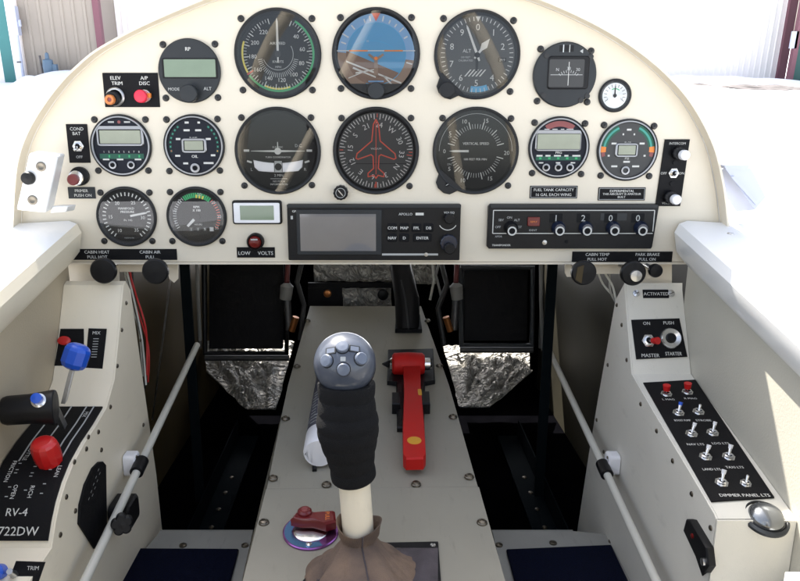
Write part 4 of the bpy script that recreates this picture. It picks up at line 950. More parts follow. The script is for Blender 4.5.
# --- master / starter plate (right)
F1 = topframe(1, 1, .45)
C4 = lambda fr, P4: [onplane(fr, u, v) for u, v in P4]
t = thing('starter_switch_panel', F1, 'black plate with red tipped toggle and silver starter button', 'switch panel')
q4 = C4(F1, ((631, 320), (679, 318.5), (687, 357), (636, 359.5)))
mb = MB('black_matte'); mb.prism(q4[::-1], .3, 1.3, cham=.15)
def txon(mb, fr, s_, u, v, h, z=1.4, m='marking', rot=0, wmax=None):
    a, b = onplane(fr, u, v); mb.text(s_, a, b, h, z, m, rot=rot, wmax=wmax, bold=.1)
txon(mb, F1, 'ON', 646, 323.5, 3.5); txon(mb, F1, 'PUSH', 668, 323, 3.5); txon(mb, F1, 'MASTER', 650, 355.5, 3.8); txon(mb, F1, 'STARTER', 673, 353.8, 3.8, wmax=17)
mb.build('plate', t)
a, b = onplane(F1, 648, 341); toggle(t, a, b, 6.2, tip='red_lever', dx=4.5, dy=-2, tiph=11, z0=1.3, big=.9)
a, b = onplane(F1, 670, 338.5)
MB('chrome').lathe(a, b, [(11.5, 1.3), (11.2, 3), (9.5, 5), (5.5, 4.0), (4.8, 3.8)], n=48, cap=False).build('button_ring', t)
MB('black_plastic').lathe(a, b, [(4.8, 1.3), (4.8, 5), (4, 6), (0, 6)], n=28).build('button', t)
t = thing('placard', topframe(1, 1, .06), 'tiny black lettered placard between two screws on the right console', 'placard', 'black placards in the cockpit')
Fp = FR[t.name]; a, b = onplane(Fp, 655.5, 294)
MB('black_matte').rrect(a, b, 27, 9, .3, 1.2, r=.3, cham=.1).text('ACTIVATED', a, b, 3.6, 1.3, bold=.1).build('plate', t)
for u in (636, 671):
    a, b = onplane(Fp, u, 293.5); MB('chrome').lathe(a, b, [(3.8, .2), (3.6, 1.4), (0, 2)], n=20).rect(a, b, 5, .7, 2.1, 'dial_black', 20).build('screw', t)
# --- long switch strip (right)
pa, pb = prR[4], prR[6]
upv = (pa-pb).normalized(); nn_ = Vector((1, 0, 0)).cross(upv).normalized(); nn_ = nn_ if nn_.z > 0 else -nn_
F2 = Matrix((Vector((1, 0, 0)), upv, nn_)).transposed().to_4x4(); F2.translation = Vector((.292, (pa.y+pb.y)/2, (pa.z+pb.z)/2))
t = thing('switch_strip', F2, 'long black strip with ten toggle switches on the right console', 'switch panel')
q4 = C4(F2, ((643, 384), (695, 381), (774, 499), (711, 503)))
mb = MB('black_matte'); mb.prism(q4[::-1], .6, 1.8, cham=.15)
for s_, u, v in (('L MAG', 668, 401), ('R MAG', 690, 400), ('BOOST PUMP', 682, 422), ('STROBE', 703, 422), ('NAV LTS', 695, 446), ('LDG LTS', 720, 445), ('LAND LTS', 711, 471), ('TAXI LTS', 734, 469)):
    txon(mb, F2, s_, u, v, 3.0, 1.9, wmax=15)
txon(mb, F2, 'DIMMER PANEL LTS', 744, 497, 3.6, 1.9, wmax=40)
mb.build('plate', t)
sw = [(666, 396, 'red_lever', 1, -3, 0), (687, 394, 'red_lever', 1, -3, 0), (678, 415, 'blue_plastic', .55, 4, 9), (698, 414, None, 1, 1, 3), (691, 436, 'bottle_white', .5, 5, 8), (712, 435, 'bottle_white', .5, 4, 8), (705, 459, 'bottle_white', .55, 5, 8), (728, 459, 'bottle_white', .55, 4, 9), (721, 485, 'bottle_white', .55, 4, 9), (745, 486, None, 1, 1, 3)]
for u, v, tip, big, dx, dy in sw:
    a, b = onplane(F2, u, v); toggle(t, a, b, 5.0 if (u, v) != (745, 486) else 4.2, tip=tip, dx=dx*.6+1, dy=dy*.6+1, tiph=6.2 if tip != 'red_lever' else 8, z0=1.8, big=big*1.1)
# dome lamp at the aft end
pd = pPl(765, 520, Vector((.3, prR[-1].y-.0, prR[-1].z-.004)), Vector((0, -.25, 1)).normalized())
t = thing('eyeball_vent', FRM(pd, Vector((1, 0, 0)), Vector((0, -.35, 1))), 'glossy grey round dome vent at the aft end of the right console', 'vent')
MB('grey_case').lathe(0, 0, [(17, 0), (17, 2.5), (15, 4)], n=40, cap=False).lathe(0, 0, [(15, 4), (13.5, 3)], 'black_plastic', n=40, cap=False).build('flange', t)
MB('dome_grey').lathe(0, 0, [(13.5, 2), (13, 5), (11, 8), (7.5, 10), (3.5, 11), (0, 11.3)], n=40).build('dome', t)
# side fittings on the inboard face of the right console
def sideframe(side, u, v):
    p = pX(u, v, side*(XL-.0016)); return FRM(p, Vector((0, 1, 0)), Vector((-side, 0, 0)))
def onside(fr, u, v):
    p = pX(u, v, fr.translation.x); q = fr.inverted() @ p; return q.x*1000, q.y*1000
f = sideframe(1, 702, 545)
t = thing('rocker_switch', f, 'black oblong switch on the inboard side of the right console', 'switch')
MB('black_plastic').prism([onside(f, u, v) for u, v in ((693, 519), (697, 520), (714, 548), (716, 566), (711, 573), (707, 566), (690, 530))], 0, 6, cham=1).build('body', t)
a, b = onside(f, 712, 562); MB('steel').lathe(a, b, [(3, 6), (3, 8), (0, 8.4)], n=16).build('nut', t)
a, b = onside(f, 700, 536); MB('red_led').lathe(a, b, [(2, 6), (2, 7), (0, 7.4)], n=16).build('lamp', t)
f = sideframe(1, 698, 562); mb = MB('black_matte'); mb.prism([onside(f, u, v) for u, v in ((692, 543), (696, 545), (707, 573), (703, 576))], 0, .8)
o = mb.build('placard', frame=f); tag(o, 'narrow dark placard beside the oblong switch on the right console', 'placard', 'black placards in the cockpit')
# right aft rib and sunlit trim behind the console
rb = thing('seat_rib', loc((.30, -.26, -.5)), 'white vertical rib with a grey screw at the lower right corner', 'rib')
px_ = prR[-1]
MB('white_paint', 1).box(.2605, .3, px_.y-.075, px_.y-.012, -.549, -.385).build('web', rb, P=True, bevel=.001)
MB('white_paint', 1).box(.3003, .3215, px_.y-.09, px_.y-.03, -.549, -.33).build('flange', rb, P=True, bevel=.001)
# ================================================================== LEFT LEVERS
Fq = topframe(-1, 1, .5, x=-.292)
t = thing('carburettor_control', Fq, 'small black slotted plate with red mark on the upper left console', 'control panel')
q4 = C4(Fq, ((61, 329), (84, 329), (84.5, 366), (55, 366))); mb = MB('black_matte'); mb.prism(q4[::-1], .3, 1.2); 
q5 = C4(Fq, ((89, 328.5), (107, 329), (103, 369), (85.5, 368))); mb.prism(q5[::-1], .3, 1.2)
txon(mb, Fq, 'MIX', 97, 333, 3.4, 1.3)
for i in range(8): a, b = onplane(Fq, 96.5-i*.3, 339+i*2.6); mb.rect(a, b, 5.5, .7, 1.3, 'marking_dim')
mb.build('plate', t)
a, b = onplane(Fq, 65, 341); MB('red_lever').lathe(a, b, [(5, 1.2), (5, 3), (3, 4)], n=20, sx=1.3, sy=.9).build('red_stop', t)
# quadrant plate over the curved hump
pr = prL; seg = pr[4:12]
mb = MB('black_matte', 1); vs = []
# local normals for offset
def nrm(i):
    a = seg[max(0, i-1)]; b = seg[min(len(seg)-1, i+1)]; d_ = (a-b).normalized(); n = Vector((1, 0, 0)).cross(d_); return n if n.z > 0 else -n
qd = thing('throttle_quadrant', loc((-.29, seg[3].y, seg[3].z)), 'curved black lever quadrant lettered RV-4 and N722DW on the left console', 'lever quadrant')
XI, XO_ = -XL-.002, -.3205
for i, p in enumerate(seg):
    n = nrm(i)
    for x in (XI, XO_):
        for h in (.0003, .0018): vs.append(tuple(Vector((x, p.y, p.z))+n*h))
fs = []
for i in range(len(seg)-1):
    a = 4*i; b = 4*i+4; fs += [(a+1, b+1, b+3, a+3), (a, a+2, b+2, b), (a, b, b+1, a+1), (a+2, a+3, b+3, b+2)]
fs += [(0, 1, 3, 2), (4*(len(seg)-1), 4*(len(seg)-1)+2, 4*(len(seg)-1)+3, 4*(len(seg)-1)+1)]
mb.add(vs, fs); plate = mb.build('plate', qd, P=True, ang=30)
def segframe(i, frac, x=-.291):
    a, b = seg[i], seg[i+1]; p = a.lerp(b, frac); up = (a-b).normalized(); n = Vector((1, 0, 0)).cross(up); n = n if n.z > 0 else -n
    m = Matrix((Vector((1, 0, 0)), up, n)).transposed().to_4x4(); m.translation = Vector((x, p.y, p.z))+n*.0019; return m
def segtext(u, v, s_, h, i, name='lettering', wmax=None, m='marking'):
    f = segframe(i, .5); a, b = onplane(f, u, v); mb = MB(m); mb.text(s_, a, b, h, .25, m, wmax=wmax, bold=.12)
    mb.v = [tuple(f @ Vector(q)) for q in mb.v]; mb.build(name, qd, P=True)
segtext(17, 512, 'RV-4', 6.5, 5); segtext(14, 531, 'N722DW', 7.2, 6)
# lever slots: engraved white arcs
for k, (x, lt) in enumerate(((-.307, 'marking_dim'), (-.2935, 'marking_dim'), (-.279, 'marking_dim'), (-.272, 'marking_dim'))):
    mb = MB(lt, 1); vs = []
    rng = range(0, 4)
    for i in rng:
        p = seg[i]; n = nrm(i); w_ = .0007
        for s_ in (-w_, w_): vs.append(tuple(Vector((x+s_, p.y, p.z))+n*.0022))
    mb.add(vs, [(2*i, 2*i+1, 2*i+3, 2*i+2) for i in range(len(list(rng))-1)]); mb.build('slot_line', qd, P=True)
for (x, i, s_) in ((-.303, 2, 'THROTTLE'), (-.2895, 2, 'PROP'), (-.2755, 0, 'MIX'), (-.300, 4, 'OPEN'), (-.286, 4, 'RICH'), (-.270, 3, 'LEAN'), (-.310, 3, 'FRICTION')):
    f = segframe(i, .5, x); mb = MB('marking'); mb.text(s_, 0, 0, 3.6, .25, rot=-90 if len(s_) > 1 else 0, bold=.1); mb.v = [tuple(f @ Vector(q)) for q in mb.v]; mb.build('lettering', qd, P=True)
for j in range(14):
    x = -.305+.014*(j % 3); f = segframe(3+(j//5) % 2, .1+.16*(j % 5), x); mb = MB('marking_dim'); mb.rect(0, 0, 2.6, .8, .25); mb.v = [tuple(f @ Vector(q)) for q in mb.v]; mb.build('graduation', qd, P=True)
# blue propeller lever: knob px (78,349) stalk to (68,398)
def lever(base, top, kn, m, r, name, flat=1.):
    o = MB('steel', 1).slab([base+Vector((-.0022, 0, 0)), base+Vector((.0022, 0, 0)), top+Vector((.0022, 0, 0)), top+Vector((-.0022, 0, 0))], (0, .006, .002)).build(name, qd, P=True, bevel=.0004)
    return o
b0 = Vector((-.293, seg[0].y-.03, seg[0].z-.004)); k1 = pY(78, 350, b0.y+.018)
kb = pY(72, 368, b0.y+.014)
lv = lever(pY(63, 404, b0.y), kb, None, None, 0, 'propeller_lever')
def blobknob(c, prof_, axis, m, par, lb=None, sx=1, sy=1, n=32, facets=0):
    f = FRM(c, Vector((1, 0, 0)), axis); mb = MB(m); mb.lathe(0, 0, prof_, n=facets or n, sx=sx, sy=sy); mb.v = [tuple(f @ Vector(q)) for q in mb.v]
    o = mb.build('lever_knob', par, P=True, bevel=.0016 if facets else 0, ang=20 if facets else 35)
    if lb: o['label'] = lb
    return o
ax = (k1-kb).normalized()
blobknob(kb, [(6, -1), (10, 1), (12.4, 5), (12.4, 17), (10.5, 21), (6, 23), (0, 23.3)], ax, 'blue_plastic', lv, 'blue faceted lever knob', n=12, sx=1.0, sy=.85, facets=10)
c = pX(48, 449, -.281)
bz = Vector((c.x, c.y+.012, c.z-.022)); lv = lever(bz, c+Vector((0, .002, -.004)), None, None, 0, 'mixture_lever')
blobknob(c+Vector((0, 0, -.010)), [(7, -6), (10.6, -3.5), (11.4, 1), (11.6, 14), (10.8, 19), (8.2, 22.5), (0, 23)], Vector((0, -.35, .93)), 'red_lever', lv, 'red barrel shaped lever knob', facets=12, sy=.9)
# black throttle handle: cross tube from (0,405) to (45,408) px
c2 = pX(56, 407, -.277); c1 = pY(2, 411, c2.y-.010)
th = MB('black_plastic', 1); th.tube([c1, c1.lerp(c2, .1), c1.lerp(c2, .5), c1.lerp(c2, .93), c2], [.011, .0125, .0128, .0150, .0146], n=28)
lv = lever(Vector((c2.x-.006, c2.y+.02, c2.z-.03)), Vector((c2.x-.006, c2.y+.004, c2.z)), None, None, 0, 'throttle_lever')
hd = th.build('lever_knob', lv, P=True, bevel=.001); hd['label'] = 'black horizontal tubular throttle grip'
f = FRM(c2+Vector((-.0085, -.0105, .010)), Vector((1, 0, 0)), Vector((.15, -.8, .5)))
mb = MB('chrome'); mb.lathe(0, 0, [(6, 0), (6, 2.5), (4.4, 3), (4, 2)], n=24); mb.lathe(-1.5, 1.5, [(4.6, 1), (4.4, 5), (0, 5.6)], 'blue_plastic', n=24); mb.v = [tuple(f @ Vector(q)) for q in mb.v]; o = mb.build('thumb_button', lv, P=True)
# aft panel beneath (bottom left corner)
f = topframe(-1, 11, .5, x=-.29); f.translation = Vector((-.29, prL[-1].y-.03, prL[-1].z+.0003))
t = thing('trim_panel', f, 'black plate with clear lever and blue knob in the bottom left corner', 'control panel')
q4 = [onplane(f, u, v) for u, v in ((17, 561), (46, 562), (38, 585), (8, 585))]
n_ = FR[t.name].col[2].to_3d()
mb = MB('black_matte'); mb.prism(q4[::-1], .5, 1.6); a, b = onplane(f, 34, 568); mb.text('TRIM', a, b, 3, 1.8); mb.build('plate', t)
a, b = onplane(f, 15, 575); MB('steel').tube([(a, b, 1), (a+3, b+3, 16)], [3, 2.2]).build('lever', t)
a, b = onplane(f, 1, 572); MB('blue_plastic').lathe(a, b, [(6, 1), (6, 9), (4.5, 11), (0, 11.5)], n=24).build('knob', t)
# flap quadrant plate on left cheek
f = sideframe(-1, 90, 515)
t = thing('flap_quadrant', f, 'black curved plate with round clamp knob on the side of the left console', 'control plate')
cur = [(77, 524), (78, 505), (83, 485), (91, 468), (97, 462), (101, 461.5), (104, 465), (104.5, 500), (105, 530), (93, 549)]
mb = MB('black_matte'); mb.prism([onside(f, u, v) for u, v in cur], .2, 2.2, cham=.3)
for i in range(9):
    a, b = onside(f, 96-i*1.2+(i % 2)*2.5, 470+i*3.6); mb.rect(a, b, 3, .7, 2.3, 'marking_dim', 20)
mb.build('plate', t)
mb = MB('black_plastic'); a, b = onside(f, 112, 512); mb.rrect(a, b, 32, 26, 2.2, 22, r=5, cham=2); mb.build('clamp', t)
pk = pX(122, 524, -.232); fk = FRM(pk, Vector((1, 0, 0)), Vector((.3, -.9, .3))); mb = MB('black_plastic')
for i in range(5):
    an = 2*math.pi*i/5+.5; mb.lathe(5.2*math.cos(an), 5.2*math.sin(an), [(4.6, -4), (4.6, 4), (3.4, 5.2)], n=20)
mb.lathe(0, 0, [(6, -4), (6, 5), (0, 5.5)], n=24); mb.v = [tuple(fk @ Vector(q)) for q in mb.v]; mb.build('clamp_knob', t, P=True)
# control tubes along both cheeks
for side, a_, b_, far, lbl in ((-1, (84, 583), (141, 463), (197, 345), 'grey push tube through a white block beside the left console'), (1, (657, 583), (603, 466), (549, 350), 'grey push tube through a white block beside the right console')):
    X = side*.243; A_ = pX(*a_, X); M_ = pX(*b_, X); Z_ = pX(*far, X)
    dirv = (M_-A_).normalized(); A2 = A_-dirv*.25; Z2 = M_+(Z_-M_)*1.0
    t = thing('push_tube', loc(M_), lbl, 'control tube', 'flap push tubes')
    MB('tube_light', 1).tube([A2, M_, Z2], .0041, n=20).build('tube', t, P=True)
    f = FRM(M_+Vector((side*.0165, 0, 0)), Vector((0, 1, 0)), Vector((-side, 0, 0)))
    mb = MB('bottle_white'); mb.rrect(3, -2, 17, 23, 0, 12, r=4, cham=1.5); mb.v = [tuple(f @ Vector(q)) for q in mb.v]; o = mb.build('guide_block', t, P=True)
    mb = MB('black_plastic', 1); mb.tube([M_-dirv*.016, M_-dirv*.0155, M_+dirv*.004], [.0058, .0068, .0068], n=24); mb.build('bush', t, P=True)
    for h in (-10, 7):
        mb = MB('bolt_steel'); mb.lathe(0, 2 if 0 else h, [(1.6, 12), (1.5, 13), (0, 13.2)], n=12); mb.v = [tuple(f @ Vector(q)) for q in mb.v]; mb.build('bolt', t, P=True)
# ================================================================== FLOOR PANS WITH CARPET
for side, lip, carp, bolts, lbl in ((-1, [(160, 531), (253, 531), (250, 585), (80, 585)], [(131, 551), (239, 551.5), (235, 586), (118, 586)], [(126, 545), (183, 546), (245, 546)], 'left floor plate with dark blue carpet beside the tunnel'),
                                    (1, [(492, 531), (573, 531), (640, 537), (664, 585), (500, 585)], [(506, 552), (611, 547.5), (624, 586), (513, 586)], [(499, 545.5), (553, 543.5), (612, 542)], 'right floor plate with dark blue carpet beside the tunnel')):
    t = thing('floor_plate', loc(pZ(*carp[0], -.47)), lbl, 'floor plate', 'floor plates beside the tunnel')
    L_ = [pZ(u, v, -.47) for u, v in lip]
    L_[-1].y -= .2; L_[-2].y -= .2
    MB('tube_grey', 1).slab(L_, (0, 0, -.003)).build('plate', t, P=True, bevel=.0005)
    e0, e1 = L_[0], L_[1]; MB('tube_grey', 1).slab([e0+Vector((0, .0002, .0)), e1+Vector((0, .0002, 0)), e1+Vector((0, .0002, -.029)), e0+Vector((0, .0002, -.029))], (0, .002, 0)).build('front_lip', t, P=True)
    C_ = [pZ(u, v, -.4695) for u, v in carp]; C_[-1].y -= .15; C_[-2].y -= .15
    MB('carpet_blue', 1).slab(C_, (0, 0, .004)).build('carpet', t, P=True, bevel=.0015)
    for u, v in bolts:
        p = pZ(u, v, -.47); MB('bolt_steel', 1).lathe(p.x, p.y, [(.0042, p.z), (.004, p.z+.0015), (0, p.z+.0025)], n=16).build('bolt', t, P=True)
# riveted angles running forward in the dark foot wells
for side, pts, lbl in ((-1, [(165, 490), (188, 460), (166, 520), (170, 470)], 'dark riveted angle in the left foot well'), (1, None, 'dark riveted angle in the right foot well')):
    t = thing('floor_angle', loc((side*.215, .05, -.49)), lbl, 'angle strip', 'riveted angles in the foot wells')
    MB('dark_blue_metal', 1).box(side*.238, side*.205, .0, .4, -.542, -.539).box(side*.240, side*.2385, 0, .4, -.542, -.51).build('strip', t, P=True)
    for j in range(6): MB('bolt_steel', 1).lathe(side*.222, .03+j*.045, [(.0035, -.539), (.003, -.5375), (0, -.537)], n=12).build('rivet', t, P=True)
# ================================================================== TUNNEL
tn = thing('centre_tunnel', loc((0, -.1, -.5)), 'grey metal tunnel cover running between the foot wells', 'tunnel')
seamL, seamR = pT(266, 490), pT(479, 488)
front = [pT(310, 306), pT(421, 306)]; mid = [pT(288, 385), pT(449, 385)]
aft = [pT(243, 581), pT(505, 581)]; aft = [seamL+(aft[0]-seamL)*1.9, seamR+(aft[1]-seamR)*1.9]
fwdp = [front[0], front[1], mid[1], pT(478, 487), pT(266.6, 489), mid[0]]
MB('tunnel_grey', 1).slab(fwdp, -TN*.002).build('cover_plate', tn, P=True, bevel=.0004)
aftp = [seamL+TN*.0012, seamR+TN*.0012, aft[1]+TN*.0012, aft[0]+TN*.0012]
MB('tunnel_grey', 1).slab(aftp, -TN*.0021).build('cover_plate', tn, P=True, bevel=.0004)
for side in (0, 1):
    A_ = [front, mid, [seamL, seamR], aft]
    ln_ = [a[side]-TN*.0025 for a in A_]
    lo = [Vector((p.x, p.y, -.549)) for p in reversed(ln_)]
    MB('tunnel_grey', 1).slab(ln_+lo, (.002 if side == 0 else -.002, 0, 0)).build('side_panel', tn, P=True)
lo = [front[0]-TN*.0025, front[1]-TN*.0025]; MB('dark_floor', 1).slab([lo[0], lo[1], Vector((lo[1].x, lo[1].y, -.549)), Vector((lo[0].x, lo[0].y, -.549))], (0, -.002, 0)).build('end_panel', tn, P=True)
for u, v in ((307.5, 321), (427.5, 321), (297, 366.5), (439.5, 366), (285.6, 418.7), (453, 417), (273, 478.5), (326.5, 485), (416, 484.5), (469, 477), (264, 523), (482, 523)):
    p = pT(u, v, .0012); f = FRM(p, Vector((1, 0, 0)), TN); mb = MB('bolt_steel'); mb.lathe(0, 0, [(5, 0), (4.7, 1.2), (4, 1.8)], n=24, cap=False); mb.lathe(0, 0, [(4, 1.4), (3.4, 2.6), (1.6, 3.2), (1.4, 2.4), (0, 2.4)], n=20)
    mb.v = [tuple(f @ Vector(q)) for q in mb.v]; mb.build('bolt', tn, P=True)
# ---- control stick
B_ = pT(361, 566); A_ = Vector((-.0257, -.205, -.188))
hc = pY(344.8, 363, A_.y)
axis = (hc-B_).normalized()
st = thing('control_stick', loc(B_), 'control stick with ribbed black grip and grey button head', 'control stick')
MB('cream', 1).tube([B_-axis*.01, B_+(hc-B_)*.6], .0130, n=32).build('tube', st, P=True)
mb = MB('foam', 1); pts = []; rs = []
s0, s1 = .455, .91; NN = 90
for i in range(NN+1):
    f_ = i/NN; s_ = s0+(s1-s0)*f_
    base = .0178+.0052*min(1, f_*1.6)-(.0015*math.sin(f_*9))
    rib = .0010*(abs(math.sin(f_*math.pi*7)))**.5
    if i == 0: base = .0150
    if i == 1: base = .0172
    p = B_+(hc-B_)*s_+Vector((-.0015*math.sin(f_*math.pi), -.003*math.sin(f_*3.0), 0)); pts.append(p); rs.append(base+rib)
mb.tube(pts, rs, n=40); mb.build('grip', st, P=True, ang=60)
# head: squashed sphere with its flat button face tipped towards the pilot
hn = Vector((0, -.80, .60)).normalized()
fh = FRM(hc, Vector((1, 0, 0)), hn); Rh = 24.3
mb = MB('head_grey'); mb.lathe(0, 0, [(Rh*math.cos(R(a)), Rh*math.sin(R(a))*.9) for a in range(-50, 91, 7)]+[(0, Rh*.9)], n=48); mb.lathe(0, 0, [(Rh*.05, -Rh*.8), (Rh*.64, -Rh*.69)], 'black_plastic', n=48) if 0 else None
mb.v = [tuple(fh @ Vector(q)) for q in mb.v]; hd = mb.build('button_head', st, P=True, ang=50)
mb = MB('black_plastic'); mb.lathe(0, 0, [(Rh*.55, -Rh*.78), (Rh*.8, -Rh*.62), (Rh*1.0, -Rh*.25), (Rh*1.0, -Rh*.12), (Rh*.97, -Rh*.05)], n=48, cap=False); mb.v = [tuple(fh @ Vector(q)) for q in mb.v]; mb.build('collar', hd, P=True, ang=50)
def headhit(u, v):
    e = Vector((0, -D, 0)); r_ = ray(u, v).normalized(); inv = fh.inverted(); o_ = inv @ e; d_ = (inv.to_3x3() @ r_); sc_ = Vector((1, 1, 1/.9)); o_ = Vector((o_.x, o_.y, o_.z/.9)); d_ = Vector((d_.x, d_.y, d_.z/.9))
    R_ = Rh*.001; a = d_.dot(d_); b = 2*o_.dot(d_); c_ = o_.dot(o_)-R_*R_; t_ = (-b-math.sqrt(b*b-4*a*c_))/(2*a)
    pl_ = o_+d_*t_; n = Vector((pl_.x, pl_.y, pl_.z/.9)).normalized(); p = fh @ Vector((pl_.x, pl_.y, pl_.z*.9)); return p, (fh.to_3x3() @ n).normalized()
for u, v in ((342.5, 347.5), (327, 361), (360.5, 359), (343.5, 369.5)):
    p, n = headhit(u, v); f = FRM(p-n*.0006, Vector((1, 0, 0)), n)
    mb = MB('button_grey'); mb.lathe(0, 0, [(5.5, 0), (5.5, .3), (4.9, .5)], 'black_plastic', n=28, cap=False); mb.lathe(0, 0, [(4.9, 0), (4.9, 2.4), (4.2, 3.2), (0, 3.5)], n=28)
    mb.v = [tuple(f @ Vector(q)) for q in mb.v]; mb.build('button', hd, P=True)
for u, v in ((330.8, 350.8), (354.5, 349)):
    p, n = headhit(u, v); f = FRM(p-n*.0003, Vector((1, 0, 0)), n); mb = MB('grey_case'); mb.rrect(0, 0, 8.5, 5.6, -.5, .8, r=.5, cham=.2); mb.rect(0, 0, 6.4, 3.8, .85, 'button_grey')
    mb.v = [tuple(f @ Vector(q)) for q in mb.v]; mb.build('slide_switch', hd, P=True)
p, n = headhit(343, 359); f = FRM(p, Vector((1, 0, 0)), n); mb = MB('marking_dim'); mb.rrect(0, 0, 4, 3.4, -.3, .35, r=.5, cham=.1); mb.v = [tuple(f @ Vector(q)) for q in mb.v]; mb.build('emblem', hd, P=True)
# boot
bt = thing('stick_boot', loc(pT(372, 565)), 'brown suede boot gathered round the foot of the stick', 'boot')
fr4 = [pT(u, v, .0016) for u, v in ((304, 582), (352, 544), (440, 544), (444, 600), (300, 600))]
MB('black_plastic', 1).slab([pT(u, v, .0012) for u, v in ((303, 582), (340, 545), (438, 543), (443, 610), (300, 610))], TN*.0016).build('base_plate', bt, P=True)
for u, v in ((433, 546),):
    p = pT(u, v, .003); f = FRM(p, Vector((1, 0, 0)), TN); mb = MB('chrome'); mb.lathe(0, 0, [(2.6, 0), (2.4, 1.2), (0, 1.6)], n=16); mb.v = [tuple(f @ Vector(q)) for q in mb.v]; mb.build('screw', bt, P=True)
cb = pT(366, 592, .003); ct = B_+(hc-B_)*.15
mb = MB('suede', 1); NA = 144; NL = 34; vs = []
for j in range(NL+1):
    f_ = j/NL
    c_ = cb.lerp(ct, f_**.9)
    for i in range(NA):
        a = 2*math.pi*i/NA
        rx = .040*(1-f_)**1.45+.0148; ry = .040*(1-f_)**1.5+.0148
        sqr = 1+.16*(1-f_)*(math.cos(2*a)**2)*-1+.18*(1-f_)*(math.sin(2*a)**2)
        fold = 1+(.30*(abs(math.sin(3.5*a+.9+f_*.8+.5*noise.noise((math.cos(a), math.sin(a), f_*3))))**.55-.75)+.10*(abs(math.sin(8*a+2.1*f_))**.6-.7))*(1-f_)**.55*min(1, .35+f_*1.2)+.02*noise.noise((math.cos(a)*3, math.sin(a)*3, f_*6))
        r_ = sqr*fold
        h_ = 0.004*noise.noise((a, f_*5, 2))*(1-f_)
        vs.append((c_.x+math.cos(a)*rx*r_, c_.y+math.sin(a)*ry*r_, c_.z+h_))
# open collar flaring
for j, (rr, dz) in enumerate(((.0158, .004), (.0166, .010), (.0178, .014), (.0165, .0135), (.0148, .004))):
    for i in range(NA):
        a = 2*math.pi*i/NA; pk_ = 1+.10*abs(math.cos(a*1.5+.4)) ; c_ = ct
        vs.append((c_.x+math.cos(a)*rr*pk_, c_.y+math.sin(a)*rr*pk_, c_.z+dz*(1+.25*math.cos(2*a+.3))))
NR = NL+1+5
mb.add(vs, [(j*NA+i, j*NA+(i+1) % NA, (j+1)*NA+(i+1) % NA, (j+1)*NA+i) for j in range(NR-1) for i in range(NA)])
sk = mb.build('sleeve', bt, P=True, ang=80)
# seam on the sleeve
sm = MB('suede_dark', 1); pts = []
for j in range(2, NL+4):
    i = int(NA*.79); v_ = Vector(vs[j*NA+i]); c_ = cb.lerp(ct, min(1, j/NL)); o_ = (v_-c_); o_.z = 0; pts.append(v_+o_.normalized()*.0002)
sm.tube(pts, .0007, n=6); sm.build('seam', sk, P=True)
# crumpled skirt of dark leather lying inside the plate
mb = MB('suede_dark', 1); gx, gy = 34, 24; vs2 = []
for j in range(gy+1):
    for i in range(gx+1):
        u = 308+ (438-308)*i/gx; v = 548+(600-548)*j/gy
        if u < 352-(v-548)*1.25+0: u = 352-(v-548)*1.25+ (i*.01)
        p = pT(u, v, .004); hgt = .0045*(.5+.5*math.sin(u*.12+v*.09+2*noise.noise((u*.03, v*.03, 1))))*min(1, min(i, gx-i)/3)*min(1, j/3); p = p+TN*hgt; vs2.append(tuple(p))
mb.add(vs2, [(j*(gx+1)+i, j*(gx+1)+i+1, (j+1)*(gx+1)+i+1, (j+1)*(gx+1)+i) for j in range(gy) for i in range(gx)]); mb.build('skirt', bt, P=True, ang=80)
# ---- fuel selector
pf = pT(311, 532, .0014); f = FRM(pf, Vector((1, 0, 0)), TN)
t = thing('fuel_selector', f, 'red handle fuel selector on an iridescent round plate', 'fuel selector')
s_ = (pT(312, 532)-pT(311, 532)).length*1000
mb = MB('anodised'); Rr = 28*s_
mb.lathe(0, 0, [(Rr, 0), (Rr, 1.4), (Rr-.8, 2), (Rr*.62, 2)], n=56, cap=False); mb.lathe(0, 0, [(Rr*.62, 2), (Rr*.55, 3), (0, 3)], 'chrome', n=48); mb.arc(0, 0, Rr*.66, Rr*.94, 150, 330, 2.06, 'anodised_blue'); mb.build('plate', t)
mb = MB('crimson_dark'); mb.prism([(-18, 2), (-14, 12), (-7, 17), (2, 12), (21, 12.5), (23, -2), (14, -6), (2, -1), (-8, -1)], 5, 14, cham=2)
mb.lathe(-6, 9, [(6.5, 5), (6.5, 16), (5, 17.5), (0, 17.5)], n=28); mb.text('PULL', 15, 4, 4, 14.15, 'orange_mark', rot=-85); o = mb.build('handle', t)
MB('red_plastic').lathe(-6, 9, [(3.2, 17.5), (2.4, 18.6), (0, 18.6)], 'maroon_button', n=20).build('pivot', o)
MB('chrome').lathe(0, -Rr*.78, [(2.8, 2), (2.6, 3.2), (0, 3.8)], n=18).build('screw', t)
# ---- fire extinguisher bottle
pe = pT(319, 452, .018); pe2 = pT(328, 388, .018); ed = (pe2-pe).normalized()
t = thing('extinguisher_bottle', loc(pT(319, 460)), 'white bottle with dark label lying left of the control stick', 'bottle')
L_ = (pe2-pe).length*1.35
rr_ = .0162
mb = MB('bottle_white', 1); mb.tube([pe-ed*.0025, pe-ed*.0035, pe-ed*.0035, pe-ed*.001, pe+ed*.03, pe+ed*.0302], [.0125, .0130, .0150, rr_, rr_, rr_-.0002], n=36); mb.build('base', t, P=True, ang=50)
mb = MB('label_dark', 1); mb.tube([pe+ed*.0303, pe+ed*L_], rr_-.0001, n=36); mb.tube([pe+ed*L_, pe+ed*(L_+.02), pe+ed*(L_+.04)], [rr_, .012, .007], 'bottle_white', n=24); bd = mb.build('body', t, P=True, ang=50)
fe = FRM(pe+Vector((0, 0, 0)), Vector((1, 0, 0)), TN)
mb = MB('marking')
